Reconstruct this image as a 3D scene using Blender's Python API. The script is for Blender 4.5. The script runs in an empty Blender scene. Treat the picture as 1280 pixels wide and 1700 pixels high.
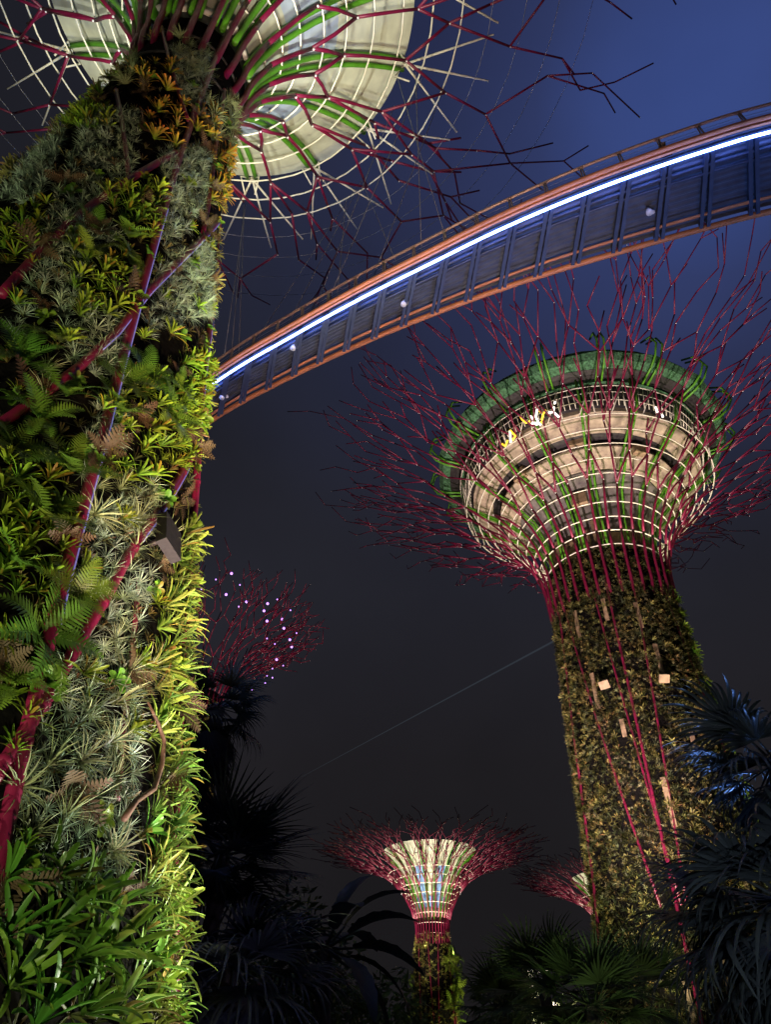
import bpy, math, random
import numpy as np
from mathutils import Vector, Matrix, Quaternion

R = math.radians
rng = random.Random(7)
scene = bpy.context.scene
COL = scene.collection

# ------------------------------------------------------------------ camera
PITCH = R(40.0)
EYE = 1.6
FPX = 1182.0                      # focal length in pixels of the 1280 x 1700 photograph
cam_d = bpy.data.cameras.new('camera')
cam_d.sensor_fit = 'VERTICAL'
cam_d.sensor_height = 36.0
cam_d.sensor_width = 27.1
cam_d.lens = 36.0 * FPX / 1700.0
cam_d.clip_end = 4000.0
cam = bpy.data.objects.new('camera', cam_d)
COL.objects.link(cam)
cam.location = (0, 0, EYE)
cam.rotation_euler = (R(90) + PITCH, 0, 0)
scene.camera = cam

# ------------------------------------------------------------------ view / world
scene.view_settings.view_transform = 'Standard'
scene.view_settings.look = 'None'
scene.view_settings.exposure = 0.0
scene.view_settings.gamma = 1.0
scene.render.engine = 'CYCLES'
scene.cycles.use_denoising = True
scene.cycles.max_bounces = 5
scene.cycles.diffuse_bounces = 2
scene.cycles.glossy_bounces = 2
scene.cycles.transmission_bounces = 3
scene.cycles.sample_clamp_indirect = 4.0

world = bpy.data.worlds.new('World')
scene.world = world
world.use_nodes = True
wn, wl = world.node_tree.nodes, world.node_tree.links
wn.clear()
wo = wn.new('ShaderNodeOutputWorld')
bg = wn.new('ShaderNodeBackground')
tc = wn.new('ShaderNodeTexCoord')
sep = wn.new('ShaderNodeSeparateXYZ')
wl.new(tc.outputs['Generated'], sep.inputs[0])
def sky_ramp(stops):
    r_ = wn.new('ShaderNodeValToRGB'); e_ = r_.color_ramp.elements
    e_[0].position, e_[0].color = stops[0][0], (*stops[0][1], 1); e_[1].position, e_[1].color = stops[-1][0], (*stops[-1][1], 1)
    for p, c in stops[1:-1]:
        q = e_.new(p); q.color = (*c, 1)
    return r_
low = sky_ramp([(0.0, (.0112, .0102, .0108)), (.35, (.0132, .0122, .0146)), (.55, (.0158, .0160, .0225)), (.8, (.0135, .0140, .020)), (1.0, (.0125, .013, .018))])
wl.new(sep.outputs['Z'], low.inputs[0])
# low cloud glowing blue above the lit walkway
vm = wn.new('ShaderNodeVectorMath'); vm.operation = 'DOT_PRODUCT'
vm.inputs[1].default_value = Vector((.37, .31, .875)).normalized()
wl.new(tc.outputs['Generated'], vm.inputs[0])
glow = sky_ramp([(.60, (.0120, .0118, .0150)), (.74, (.0130, .0135, .0200)), (.84, (.0160, .0182, .036)), (.90, (.0195, .0235, .054)), (.95, (.0230, .0300, .082)), (.98, (.0275, .0395, .118)), (1.0, (.038, .066, .225))])
wl.new(vm.outputs['Value'], glow.inputs[0])
mr = wn.new('ShaderNodeMapRange'); mr.interpolation_type = 'SMOOTHERSTEP'
mr.inputs['From Min'].default_value = .45; mr.inputs['From Max'].default_value = .84
wl.new(sep.outputs['Z'], mr.inputs['Value'])
nz = wn.new('ShaderNodeTexNoise'); nz.inputs['Scale'].default_value = 2.2; nz.inputs['Detail'].default_value = 4; nz.inputs['Roughness'].default_value = .5
wl.new(tc.outputs['Generated'], nz.inputs['Vector'])
nm = wn.new('ShaderNodeMapRange'); nm.inputs['From Min'].default_value = .3; nm.inputs['From Max'].default_value = .7
nm.inputs['To Min'].default_value = .80; nm.inputs['To Max'].default_value = 1.20
wl.new(nz.outputs['Fac'], nm.inputs['Value'])
ad = wn.new('ShaderNodeMixRGB'); ad.blend_type = 'MIX'
wl.new(mr.outputs[0], ad.inputs[0]); wl.new(low.outputs[0], ad.inputs[1]); wl.new(glow.outputs[0], ad.inputs[2])
mu = wn.new('ShaderNodeMixRGB'); mu.blend_type = 'MULTIPLY'; mu.inputs[0].default_value = 1
wl.new(ad.outputs[0], mu.inputs[1]); wl.new(nm.outputs[0], mu.inputs[2])
wl.new(mu.outputs[0], bg.inputs[0])
bg.inputs[1].default_value = 1.0
wl.new(bg.outputs[0], wo.inputs[0])

# ------------------------------------------------------------------ lamps
def aim(o, tgt):
    d = Vector(tgt) - o.location
    o.rotation_euler = d.to_track_quat('-Z', 'Y').to_euler()
def spot(name, loc, tgt, watts, color, angle=60, blend=.6, size=.12):
    l = bpy.data.lights.new(name, 'SPOT')
    l.energy = watts; l.color = color; l.spot_size = R(angle); l.spot_blend = blend; l.shadow_soft_size = size
    o = bpy.data.objects.new(name, l); COL.objects.link(o); o.location = loc; aim(o, tgt); return o
def point(name, loc, watts, color, size=.15):
    l = bpy.data.lights.new(name, 'POINT'); l.energy = watts; l.color = color; l.shadow_soft_size = size
    o = bpy.data.objects.new(name, l); COL.objects.link(o); o.location = loc; return o

WARM = (1.0, .90, .56)
# ground floodlights round the near tree: one close and grazing, one farther for the upper flank, two for the left face
spot('floodlight', (-1.45, 10.5, .3), (-3.4, 8.9, 3.2), 1000, WARM, 100, .9, .08)
spot('floodlight', (1.6, 12.2, .3), (-3.6, 9.4, 17.0), 22000, WARM, 44, .9, .15)
spot('floodlight', (2.6, 10.4, .3), (-3.3, 6.9, 4.6), 5600, (1.0, .99, .84), 46, .9, .10)
spot('floodlight', (-7.4, -.2, .3), (-5.0, 5.0, 5.4), 3600, (1.0, .95, .62), 56, .9, .10)
spot('floodlight', (-10.5, 3.6, .3), (-7.2, 7.4, 18.5), 5200, (1.0, .95, .66), 30, .9, .12)
spot('floodlight', (-.9, 2.3, .2), (-3.1, 4.9, 2.0), 760, (1.0, .95, .62), 60, .9, .06)

# ------------------------------------------------------------------ camera maths used to find where things stand
def ray(u, v):
    x = (u - 640) / FPX; y = (850 - v) / FPX; c, s = math.cos(PITCH), math.sin(PITCH)
    return np.array([x, c - s * y, s + c * y])
def at_d(u, v, D):
    d = ray(u, v); t = D / math.hypot(d[0], d[1])
    return np.array([0, 0, EYE]) + d * t
def at_z(u, v, z):
    d = ray(u, v); return np.array([0, 0, EYE]) + d * (z - EYE) / d[2]

# ------------------------------------------------------------------ materials
def mat(name, color, rough=.6, metal=0.0, noise=0.0, nscale=6.0, bump=0.0, vcol=False, objrand=0.0, transl=0.0, spec=.5, emit=None, emit_s=0.0):
    m = bpy.data.materials.new(name); m.use_nodes = True
    nt = m.node_tree; n, l = nt.nodes, nt.links
    b = n['Principled BSDF']
    b.inputs['Base Color'].default_value = (*color, 1); b.inputs['Roughness'].default_value = rough
    b.inputs['Metallic'].default_value = metal; b.inputs['Specular IOR Level'].default_value = spec
    cur = None
    if vcol:
        a = n.new('ShaderNodeVertexColor'); a.layer_name = 'Col'
        mx = n.new('ShaderNodeMixRGB'); mx.blend_type = 'MULTIPLY'; mx.inputs[0].default_value = 1
        mx.inputs[1].default_value = (*color, 1); l.new(a.outputs[0], mx.inputs[2]); cur = mx.outputs[0]
    if noise > 0 or bump > 0:
        t = n.new('ShaderNodeTexCoord')
        nzz = n.new('ShaderNodeTexNoise'); nzz.inputs['Scale'].default_value = nscale; nzz.inputs['Detail'].default_value = 5
        l.new(t.outputs['Object'], nzz.inputs['Vector'])
        if noise > 0:
            mp = n.new('ShaderNodeMapRange'); mp.inputs['From Min'].default_value = .3; mp.inputs['From Max'].default_value = .7
            mp.inputs['To Min'].default_value = 1 - noise; mp.inputs['To Max'].default_value = 1 + noise
            l.new(nzz.outputs['Fac'], mp.inputs['Value'])
            mx = n.new('ShaderNodeMixRGB'); mx.blend_type = 'MULTIPLY'; mx.inputs[0].default_value = 1
            if cur is not None: l.new(cur, mx.inputs[1])
            else: mx.inputs[1].default_value = (*color, 1)
            l.new(mp.outputs[0], mx.inputs[2]); cur = mx.outputs[0]
        if bump > 0:
            bp = n.new('ShaderNodeBump'); bp.inputs['Strength'].default_value = bump; bp.inputs['Distance'].default_value = .05
            l.new(nzz.outputs['Fac'], bp.inputs['Height']); l.new(bp.outputs[0], b.inputs['Normal'])
    if objrand > 0:
        oi = n.new('ShaderNodeObjectInfo')
        hs = n.new('ShaderNodeHueSaturation')
        m1 = n.new('ShaderNodeMapRange'); m1.inputs['To Min'].default_value = .5 - .014 * objrand; m1.inputs['To Max'].default_value = .5 + .04 * objrand
        m2 = n.new('ShaderNodeMapRange'); m2.inputs['To Min'].default_value = 1 - .45 * objrand; m2.inputs['To Max'].default_value = 1 + .35 * objrand
        ml = n.new('ShaderNodeMath'); ml.operation = 'MULTIPLY'; ml.inputs[1].default_value = 7.31
        fr = n.new('ShaderNodeMath'); fr.operation = 'FRACT'
        l.new(oi.outputs['Random'], m1.inputs['Value']); l.new(oi.outputs['Random'], ml.inputs[0]); l.new(ml.outputs[0], fr.inputs[0]); l.new(fr.outputs[0], m2.inputs['Value'])
        l.new(m1.outputs[0], hs.inputs['Hue']); l.new(m2.outputs[0], hs.inputs['Value'])
        if cur is not None: l.new(cur, hs.inputs['Color'])
        else: hs.inputs['Color'].default_value = (*color, 1)
        cur = hs.outputs[0]
    if cur is not None: l.new(cur, b.inputs['Base Color'])
    if emit:
        b.inputs['Emission Color'].default_value = (*emit, 1); b.inputs['Emission Strength'].default_value = emit_s
    if transl > 0:
        tr = n.new('ShaderNodeBsdfTranslucent'); ms = n.new('ShaderNodeMixShader'); ms.inputs[0].default_value = transl
        if cur is not None: l.new(cur, tr.inputs[0])
        else: tr.inputs[0].default_value = (*color, 1)
        l.new(b.outputs[0], ms.inputs[1]); l.new(tr.outputs[0], ms.inputs[2]); l.new(ms.outputs[0], n['Material Output'].inputs[0])
    return m

M = {}
M['red'] = mat('red_paint', (.165, .0065, .038), .42, .0, .25, 3.0)
M['white'] = mat('white_paint', (.80, .77, .62), .45, 0, .06, 4)
M['green'] = mat('green_paint', (.10, .34, .02), .45, 0, .12, 3)
M['roofgreen'] = mat('green_mesh_roof', (.055, .16, .07), .9, 0, .7, 7.0, .5)
M['membrane'] = mat('white_membrane', (.70, .73, .57), .6, 0, .16, 1.3, .1, transl=.15)
M['membrane_blue'] = mat('pale_blue_membrane', (.52, .62, .74), .5, 0, .2, 1.3, .1, transl=.15)
M['bluepanel'] = mat('blue_glass_panel', (.25, .42, .75), .3, 0, .1, 2)
M['trunk'] = mat('dark_planting_fabric', (.006, .0055, .005), .95, 0, .5, 8, .6, spec=.04)
M['concrete'] = mat('board_marked_concrete', (.40, .33, .235), .8, 0, .42, 1.5, .3)
M['concdark'] = mat('grey_concrete', (.17, .155, .14), .8, 0, .35, 1.8, .35)
M['darksteel'] = mat('dark_steel', (.028, .025, .025), .6, .2, .3, 5)
M['tan'] = mat('tan_panel', (.30, .21, .12), .7, 0, .35, 3)
M['stud'] = mat('white_stud', (.8, .8, .78), .4)
M['cable'] = mat('steel_cable', (.30, .30, .34), .45, .5)
M['salmon'] = mat('salmon_paint', (.62, .235, .095), .5, 0, .15, 2)
M['deck'] = mat('corrugated_deck', (.085, .105, .16), .55, .2, .2, 3)
M['beam'] = mat('beam_steel', (.06, .08, .14), .5, .2, .2, 3)
M['rail'] = mat('rail_steel', (.50, .36, .32), .45, .3, .1, 4)
M['box'] = mat('grey_box', (.014, .014, .014), .7, 0, .35, 12, .2)
M['lampwhite'] = mat('lamp_housing', (.8, .78, .72), .4)
M['soil'] = mat('planting_soil', (.035, .028, .02), .95, 0, .5, 2, .6)
M['paving'] = mat('path_paving', (.16, .15, .14), .8, 0, .3, 3, .2)
M['ledstrip'] = mat('led_strip', (.8, .8, .8), .4, emit=(.16, .29, 1.0), emit_s=26.0)
M['violet'] = mat('violet_led', (.3, .3, .5), .4, emit=(.30, .28, 1.0), emit_s=.34)
M['purplelamp'] = mat('purple_lamp', (.8, .8, .8), .4, emit=(.50, .22, 1.0), emit_s=2.4)
M['neony'] = mat('yellow_neon', (.8, .6, .1), .4, emit=(1.0, .60, .03), emit_s=1.6)
M['neonw'] = mat('white_neon', (.8, .8, .8), .4, emit=(1.0, .93, .78), emit_s=2.6)
def leaf(name, c, tr=.16, rough=.42, rnd=1.0): return mat(name, c, rough, 0, 0, 1, 0, True, rnd, tr, .35)
M['brom'] = leaf('bromeliad_leaf', (.24, .34, .035))
M['strap'] = leaf('strap_leaf', (.31, .40, .085), rnd=1.35)
M['dark_strap'] = leaf('broad_strap_leaf', (.11, .22, .03))
M['fern'] = leaf('fern_leaf', (.16, .27, .03))
M['air'] = leaf('air_plant_leaf', (.27, .31, .17), .15, .6, .6)
M['carpet'] = leaf('air_plant_carpet_leaf', (.26, .36, .24), .12, .55, 0)
M['mix'] = leaf('mixed_planting_leaf', (.25, .27, .11), .15, .5, 0)
M['climber'] = leaf('climber_leaf', (.17, .26, .03), .2, .5, .8)
M['palm'] = leaf('palm_leaf', (.055, .070, .072), .1, .42, .5)
M['palmgreen'] = leaf('green_palm_leaf', (.07, .10, .035), .15, .5, .6)
M['palmdead'] = leaf('dry_palm_leaf', (.055, .050, .050), .1, .7, .4)
M['bark'] = mat('palm_bark', (.05, .04, .03), .9, 0, .5, 6, .6)
M['wood'] = mat('stem_wood', (.10, .062, .032), .8, 0, .4, 9, .4)

# ------------------------------------------------------------------ mesh builder
class MB:
    def __init__(s): s.v = []; s.f = []; s.mi = []; s.c = []
    def add(s, verts, faces, mi=0, col=None):
        o = len(s.v); s.v.extend(verts)
        s.f.extend([tuple(i + o for i in f) for f in faces]); s.mi.extend([mi] * len(faces))
        if col is None: s.c.extend([(1, 1, 1)] * len(verts))
        elif isinstance(col, tuple): s.c.extend([col] * len(verts))
        else: s.c.extend(col)
    def tube(s, pts, rad, n=6, mi=0, cap=True, closed=False):
        pts = [np.asarray(p, float) for p in pts]; k = len(pts)
        if k < 2: return
        if not hasattr(rad, '__len__'): rad = [rad] * k
        vs = []; ref = None
        for i in range(k):
            if closed: t = pts[(i + 1) % k] - pts[i - 1]
            else: t = pts[min(i + 1, k - 1)] - pts[max(i - 1, 0)]
            t = t / (np.linalg.norm(t) + 1e-12)
            if ref is None:
                ref = np.array([0, 0, 1.]) if abs(t[2]) < .9 else np.array([1., 0, 0])
            a = ref - t * ref.dot(t); a /= np.linalg.norm(a) + 1e-12; ref = a
            b = np.cross(t, a)
            for j in range(n):
                w = 2 * math.pi * j / n
                vs.append(tuple(pts[i] + rad[i] * (math.cos(w) * a + math.sin(w) * b)))
        fs = []
        for i in range(k if closed else k - 1):
            i2 = (i + 1) % k
            for j in range(n):
                fs.append((i * n + j, i * n + (j + 1) % n, i2 * n + (j + 1) % n, i2 * n + j))
        if cap and not closed:
            fs.append(tuple(range(n - 1, -1, -1))); fs.append(tuple((k - 1) * n + j for j in range(n)))
        s.add(vs, fs, mi)
    def box(s, c, ax, ay, az, hx, hy, hz, mi=0):
        c = np.asarray(c, float); ax, ay, az = (np.asarray(q, float) / np.linalg.norm(q) for q in (ax, ay, az))
        vs = [tuple(c + sx * hx * ax + sy * hy * ay + sz * hz * az) for sx in (-1, 1) for sy in (-1, 1) for sz in (-1, 1)]
        s.add(vs, [(0, 1, 3, 2), (4, 6, 7, 5), (0, 4, 5, 1), (2, 3, 7, 6), (0, 2, 6, 4), (1, 5, 7, 3)], mi)
    def ball(s, c, r, mi=0, n=6, m=4):
        c = np.asarray(c, float); vs = [tuple(c + [0, 0, r])]; fs = []
        for i in range(1, m):
            p = math.pi * i / m
            for j in range(n):
                w = 2 * math.pi * j / n
                vs.append(tuple(c + r * np.array([math.sin(p) * math.cos(w), math.sin(p) * math.sin(w), math.cos(p)])))
        vs.append(tuple(c - [0, 0, r])); last = len(vs) - 1
        for j in range(n):
            fs.append((0, 1 + j, 1 + (j + 1) % n)); fs.append((last, last - n + (j + 1) % n, last - n + j))
        for i in range(m - 2):
            for j in range(n):
                a = 1 + i * n + j; b = 1 + i * n + (j + 1) % n
                fs.append((a, a + n, b + n, b))
        s.add(vs, fs, mi)
    def lathe(s, prof, axis=(0, 0), n=48, a0=0., a1=2 * math.pi, mi=0):
        full = abs(a1 - a0 - 2 * math.pi) < 1e-6; k = n if full else n + 1
        vs = []
        for r, z in prof:
            for j in range(k):
                w = a0 + (a1 - a0) * j / n
                vs.append((axis[0] + r * math.cos(w), axis[1] + r * math.sin(w), z))
        fs = []
        for i in range(len(prof) - 1):
            for j in range(n):
                j2 = (j + 1) % k
                fs.append((i * k + j, i * k + j2, (i + 1) * k + j2, (i + 1) * k + j))
        s.add(vs, fs, mi)
    def build(s, name, mats, parent=None, smooth=True, loc=None):
        me = bpy.data.meshes.new(name)
        v = np.array(s.v, dtype=np.float64).reshape(-1, 3)
        if loc is not None: v = v - np.asarray(loc, float)
        me.from_pydata(v.tolist(), [], s.f)
        if not isinstance(mats, (list, tuple)): mats = [mats]
        for m_ in mats: me.materials.append(m_)
        me.polygons.foreach_set('material_index', s.mi)
        me.polygons.foreach_set('use_smooth', [smooth] * len(s.f))
        ca = me.color_attributes.new('Col', 'FLOAT_COLOR', 'POINT')
        cc = np.ones((len(s.v), 4)); cc[:, :3] = np.array(s.c).reshape(-1, 3)
        ca.data.foreach_set('color', cc.ravel())
        me.update()
        o = bpy.data.objects.new(name, me); COL.objects.link(o)
        if parent is not None: o.parent = parent
        if loc is not None: o.location = loc
        return o

def tag(o, label=None, cat=None, group=None, kind=None):
    if label: o['label'] = label
    if cat: o['category'] = cat
    if group: o['group'] = group
    if kind: o['kind'] = kind
    return o
def empty(name, loc, label, cat, group=None):
    o = bpy.data.objects.new(name, None); COL.objects.link(o); o.location = loc
    o.empty_display_size = .2
    return tag(o, label, cat, group)
def part(mb, name, mats, root, smooth=True):
    """a mesh given in world coordinates, hung under root (unrotated)"""
    o = mb.build(name, mats, None, smooth, loc=tuple(root.location)); o.parent = root; o.location = (0, 0, 0)
    return o

def interp(prof, x, ix=0, iy=1):
    p = sorted(prof, key=lambda q: q[ix])
    return float(np.interp(x, [q[ix] for q in p], [q[iy] for q in p]))

# ------------------------------------------------------------------ ground
g = MB()
g.add([(-900, -900, 0), (900, -900, 0), (900, 900, 0), (-900, 900, 0)], [(0, 1, 2, 3)])
tag(g.build('ground', M['soil']), kind='structure')
pth = MB()
pp = [(-3.2, -14), (-1.4, -4), (-.6, 2), (1.2, 8), (3.6, 16), (5.0, 28), (3.0, 45), (4.0, 80)]
for i, (x, y) in enumerate(pp):
    pass
vs = []; fs = []
for i, (x, y) in enumerate(pp):
    vs += [(x - 1.6, y, .004), (x + 1.6, y, .004)]
    if i: fs.append((2 * i - 2, 2 * i - 1, 2 * i + 1, 2 * i))
pth.add(vs, fs)
tag(pth.build('path', M['paving']), kind='structure')

# ------------------------------------------------------------------ supertrees
class Surf:
    """surface of revolution a canopy grows on"""
    def __init__(s, axis, prof):
        s.ax = np.array([axis[0], axis[1]]); s.p = np.array(prof, float)
        d = np.hypot(np.diff(s.p[:, 0]), np.diff(s.p[:, 1])); s.s = np.concatenate([[0], np.cumsum(d)]); s.L = s.s[-1]
    def rz(s, t):
        return np.interp(t, s.s, s.p[:, 0]), np.interp(t, s.s, s.p[:, 1])
    def pt(s, th, t, h=0.):
        over = max(0., t - s.L); tt = min(t, s.L)
        r, z = s.rz(tt); r1, z1 = s.rz(min(tt + .05, s.L)); r0, z0 = s.rz(max(tt - .05, 0))
        dr, dz = r1 - r0, z1 - z0; q = math.hypot(dr, dz) + 1e-9; dr /= q; dz /= q
        r += over * dr - h * dz; z += over * dz + h * dr          # h > 0 : inside / above
        return np.array([s.ax[0] + r * math.cos(th), s.ax[1] + r * math.sin(th), z])

def canopy_branches(root, surf, N, levels, rad0, rad1, nsides, seed, th0=0., s_start=0., lift=.35, stud=True, drop=.28, mats=None, twig=1.0, cs=1.0):
    """honeycomb of forking pipes: every one of the N limbs is a part of its own"""
    rr = random.Random(seed); step = 2 * math.pi / N
    mb = [MB() for _ in range(N)]
    def rad(t): return rad0 + (rad1 - rad0) * min(1, t / surf.L) ** .7
    nodes = {}
    for k, t in enumerate(levels):
        for i in range(N):
            off = .5 * step if k % 4 in (2, 3) else 0
            amp = .16 * step * (0 if k == 0 else 1)
            out = max(0, (t / surf.L - .45))
            nodes[k, i] = (th0 + i * step + off + rr.uniform(-amp, amp), t + (0 if k == 0 else rr.uniform(-.022, .022) * surf.L * (.4 + t / surf.L)), rr.uniform(-.5, 1.0) * lift * out * 2)
    def seg(b, a, c, n=1):
        (t1, s1, h1), (t2, s2, h2) = a, c
        m = max(1, n)
        pts = [surf.pt(t1 + (t2 - t1) * q / m, s1 + (s2 - s1) * q / m, h1 + (h2 - h1) * q / m) for q in range(m + 1)]
        rs = [rad(s1 + (s2 - s1) * q / m) for q in range(m + 1)]
        b.tube(pts, rs, nsides)
    def studat(b, nd):
        if stud: b.ball(surf.pt(nd[0], nd[1], nd[2] - rad(nd[1]) * 1.25), rad(nd[1]) * .55 + .012, 1, 5, 3)
    def chain(b, a, sg=None):
        """a thin zigzag shoot that runs out to the rim, with side twigs"""
        sg = sg or rr.choice((-1, 1)); end = surf.L * rr.uniform(.88, 1.05); cur = a; first = True
        while cur[1] < end:
            q = (cur[0] + sg * step * rr.uniform(.05, .30), cur[1] + cs * surf.L * rr.uniform(.045, .10), cur[2] + lift * (rr.uniform(.3, 1.2) if first else rr.uniform(-.7, .9)))
            seg(b, cur, q, 1); first = False
            if rr.random() < .45: seg(b, q, (q[0] + sg * step * rr.uniform(.1, .3), q[1] + surf.L * rr.uniform(.03, .08), q[2] + lift * rr.uniform(-.3, 1.5)))
            if rr.random() < .7: sg = -sg
            if rr.random() < .5: studat(b, q)
            cur = q
    own = {}
    for i in range(N):      # main limb from below the neck up to the first fork
        seg(mb[i], (nodes[0, i][0], s_start, 0), nodes[0, i], 6); own[0, i] = i
    for k in range(len(levels) - 1):
        straight = k % 2 == 0          # even step : limbs run on, odd step : limbs fork and meet
        t = levels[k] / surf.L
        for i in range(N):
            if (k, i) not in own: continue
            a = nodes[k, i]; w_ = own[k, i]; b = mb[w_]
            def go(j, th=None):
                t2 = nodes[k + 1, j]
                seg(b, a, t2 if th is None else (th, t2[1], t2[2]), (3 if straight else 2) if t < .45 else 1); own.setdefault((k + 1, j), w_)
            if straight:
                if k == 0 or rr.random() > drop * .3 * t: go(i)
            else:
                j = (i - 1) % N if k % 4 == 1 else (i + 1) % N
                d = (nodes[k + 1, j][0] - a[0] + math.pi) % (2 * math.pi) - math.pi
                one = rr.random() > drop * t
                if one: go(i)
                if not one or rr.random() < 1 - drop * (t + .1): go(j, a[0] + d)
            if k: studat(b, a)
            if t > .36 and rr.random() < .62 * twig: chain(b, a)
    k = len(levels) - 1
    for i in range(N):          # crooked antler tips
        if (k, i) not in own: continue
        a = nodes[k, i]; b = mb[own[k, i]]
        chain(b, a, 1)
        if rr.random() < .8: chain(b, a, -1)
        studat(b, a)
    ms = mats or [M['red'], M['stud']]
    for i in range(N): part(mb[i], 'branch', ms, root)
    return nodes

def hoop(root, surf, t, h, rad, N, th0, name='hoop', mt=None, ns=4):
    b = MB(); st = 2 * math.pi / N
    b.tube([surf.pt(th0 + st * i, t, h) for i in range(N)], rad, ns, closed=True)
    return part(b, name, mt or M['white'], root)

def trunk_ribs(root, axis, rprof, ths, z0, z1, rad, seed, tilt=.35, name='trunk_rib', off=.1, ns=8):
    rr = random.Random(seed)
    for th in ths:
        sg = rr.choice((-1, 1)); tl = rr.uniform(.1, 1) * tilt * sg
        b = MB(); pts = []
        for q in range(9):
            z = z0 + (z1 - z0) * q / 8; a = th + tl * (1 - q / 8)
            r = interp(rprof, z, 1, 0) + off
            pts.append((axis[0] + r * math.cos(a), axis[1] + r * math.sin(a), z))
        b.tube(pts, [rad * (1.25 - .35 * q / 8) for q in range(9)], ns)
        part(b, name, M['red'], root)

# ---- leaves -------------------------------------------------------------------------------------------------
def strap_leaf(mb, rr, base, az, a0, bend, L, W, segs=6, c0=(1, 1, 1), c1=(1, 1, 1), tipr=8, vee=.25, mi=0):
    """one leaf : starts near the plant axis (+Z), leaning a0, arching over by bend"""
    vs = []; cs = []; p = np.array(base, float); ca, sa = math.cos(az), math.sin(az)
    side = np.array([-sa, ca, 0])
    tw = rr.uniform(-.25, .25)
    ts = [i / (segs - 1) * .93 for i in range(segs)] + [1.0]
    for i, t in enumerate(ts):
        a = a0 + bend * t * t
        d = np.array([math.sin(a) * ca, math.sin(a) * sa, math.cos(a)])
        nrm = np.cross(side, d)
        sd = side * math.cos(tw * t) + nrm * math.sin(tw * t)
        w = W * (.55 + .75 * t if t < .6 else 1.0) * max(.06, (1 - t ** tipr)) ** .55
        vs += [tuple(p - sd * w * .5 - nrm * w * vee), tuple(p), tuple(p + sd * w * .5 - nrm * w * vee)]
        c = tuple(c0[j] + (c1[j] - c0[j]) * t ** 1.6 for j in range(3)); cs += [c, tuple(x * .9 for x in c), c]
        if i < segs: p = p + d * L * (ts[i + 1] - t)
    fs = []
    for i in range(segs):
        for j in (0, 1):
            fs.append((3 * i + j, 3 * i + j + 1, 3 * i + 4 + j, 3 * i + 3 + j))
    mb.add(vs, fs, mi, cs)
def thin_leaf(mb, base, d0, d1, L, W, c=(1, 1, 1)):
    """narrow curved needle of three segments"""
    p = np.array(base, float); d0 = np.array(d0, float); d1 = np.array(d1, float)
    s = np.cross(d0, [.31, .47, .83]); s /= np.linalg.norm(s) + 1e-9
    vs = []
    for i, w in enumerate((1, .85, .55)):
        t = i / 3; vs += [tuple(p - s * W * w * .5), tuple(p + s * W * w * .5)]
        d = d0 * (1 - t) + d1 * t; d /= np.linalg.norm(d); p = p + d * L / 3
    vs.append(tuple(p))
    mb.add(vs, [(0, 1, 3, 2), (2, 3, 5, 4), (4, 5, 6)], 0, c)

def bromeliad_mesh(seed, n=16, L=.42, W=.05, tip=(1, 1, 1), spread=(.25, 1.25), bend=(.2, .8), base=(.75, .95, .9), segs=6, dead=.12):
    rr = random.Random(seed); mb = MB()
    for i in range(n):
        q = i / n
        a0 = spread[0] + (spread[1] - spread[0]) * q + rr.uniform(-.12, .12)
        k = rr.uniform(.75, 1.1)
        c0 = tuple(x * k for x in base); c1 = tuple(x * k for x in tip)
        if rr.random() < dead: c0 = (1.0, .60, .6); c1 = (.95, .42, .5)
        strap_leaf(mb, rr, (0, 0, 0), i * 2.39996 + rr.uniform(-.3, .3), a0, rr.uniform(*bend), L * rr.uniform(.75, 1.15) * (.7 + .3 * q), W * rr.uniform(.85, 1.15), segs, c0, c1)
    return mb
def airplant_mesh(seed, n=40, L=.2, W=.012, c=(1, 1, 1), droop=.35, lo=.0):
    rr = random.Random(seed); mb = MB()
    for i in range(n):
        az = i * 2.39996 + rr.uniform(-.3, .3); a = lo + (1.45 - lo) * math.sqrt((i + .5) / n)
        d0 = np.array([math.sin(a) * math.cos(az), math.sin(a) * math.sin(az), math.cos(a)])
        d1 = d0 + np.array([math.cos(az) * .4, math.sin(az) * .4, -droop * rr.uniform(.4, 1.8)])
        k = rr.uniform(.75, 1.2)
        thin_leaf(mb, (0, 0, 0), d0, d1, L * rr.uniform(.7, 1.15), W, tuple(x * k for x in c))
    return mb
def fern_mesh(seed, n=9, L=.6, pn=17):
    rr = random.Random(seed); mb = MB()
    for i in range(n):
        az = i * 2.39996 + rr.uniform(-.3, .3); ca, sa = math.cos(az), math.sin(az); side = np.array([-sa, ca, 0])
        a0 = rr.uniform(.3, 1.0); bend = rr.uniform(.7, 1.5); LL = L * rr.uniform(.7, 1.15); p = np.zeros(3)
        k = rr.uniform(.75, 1.2); col = (1.0 * k, 1.0 * k, .9 * k) if rr.random() > .15 else (1.15, .95, .8)
        pts = []
        for j in range(pn + 1):
            t = j / pn; a = a0 + bend * t; d = np.array([math.sin(a) * ca, math.sin(a) * sa, math.cos(a)]); nr = np.cross(side, d)
            pts.append(tuple(p))
            w = LL * .30 * (math.sin(math.pi * min(1, .12 + .88 * t)) ** .7) * (1 - .25 * t)
            if j > 1:
                for sg in (-1, 1):
                    dd = side * sg * .88 + d * .42 - nr * .12 * rr.uniform(.3, 1.7)
                    e = p + dd * w; hw = LL / pn * .40
                    mb.add([tuple(p - d * hw), tuple(p + dd * w * .5 - d * hw * .95), tuple(e), tuple(p + dd * w * .5 + d * hw * .8), tuple(p + d * hw)], [(0, 1, 2, 3, 4)], 0, col)
            p = p + d * LL / pn
        mb.tube(pts, [.005 * (1 - .7 * q / pn) for q in range(pn + 1)], 3)
    return mb

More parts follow.
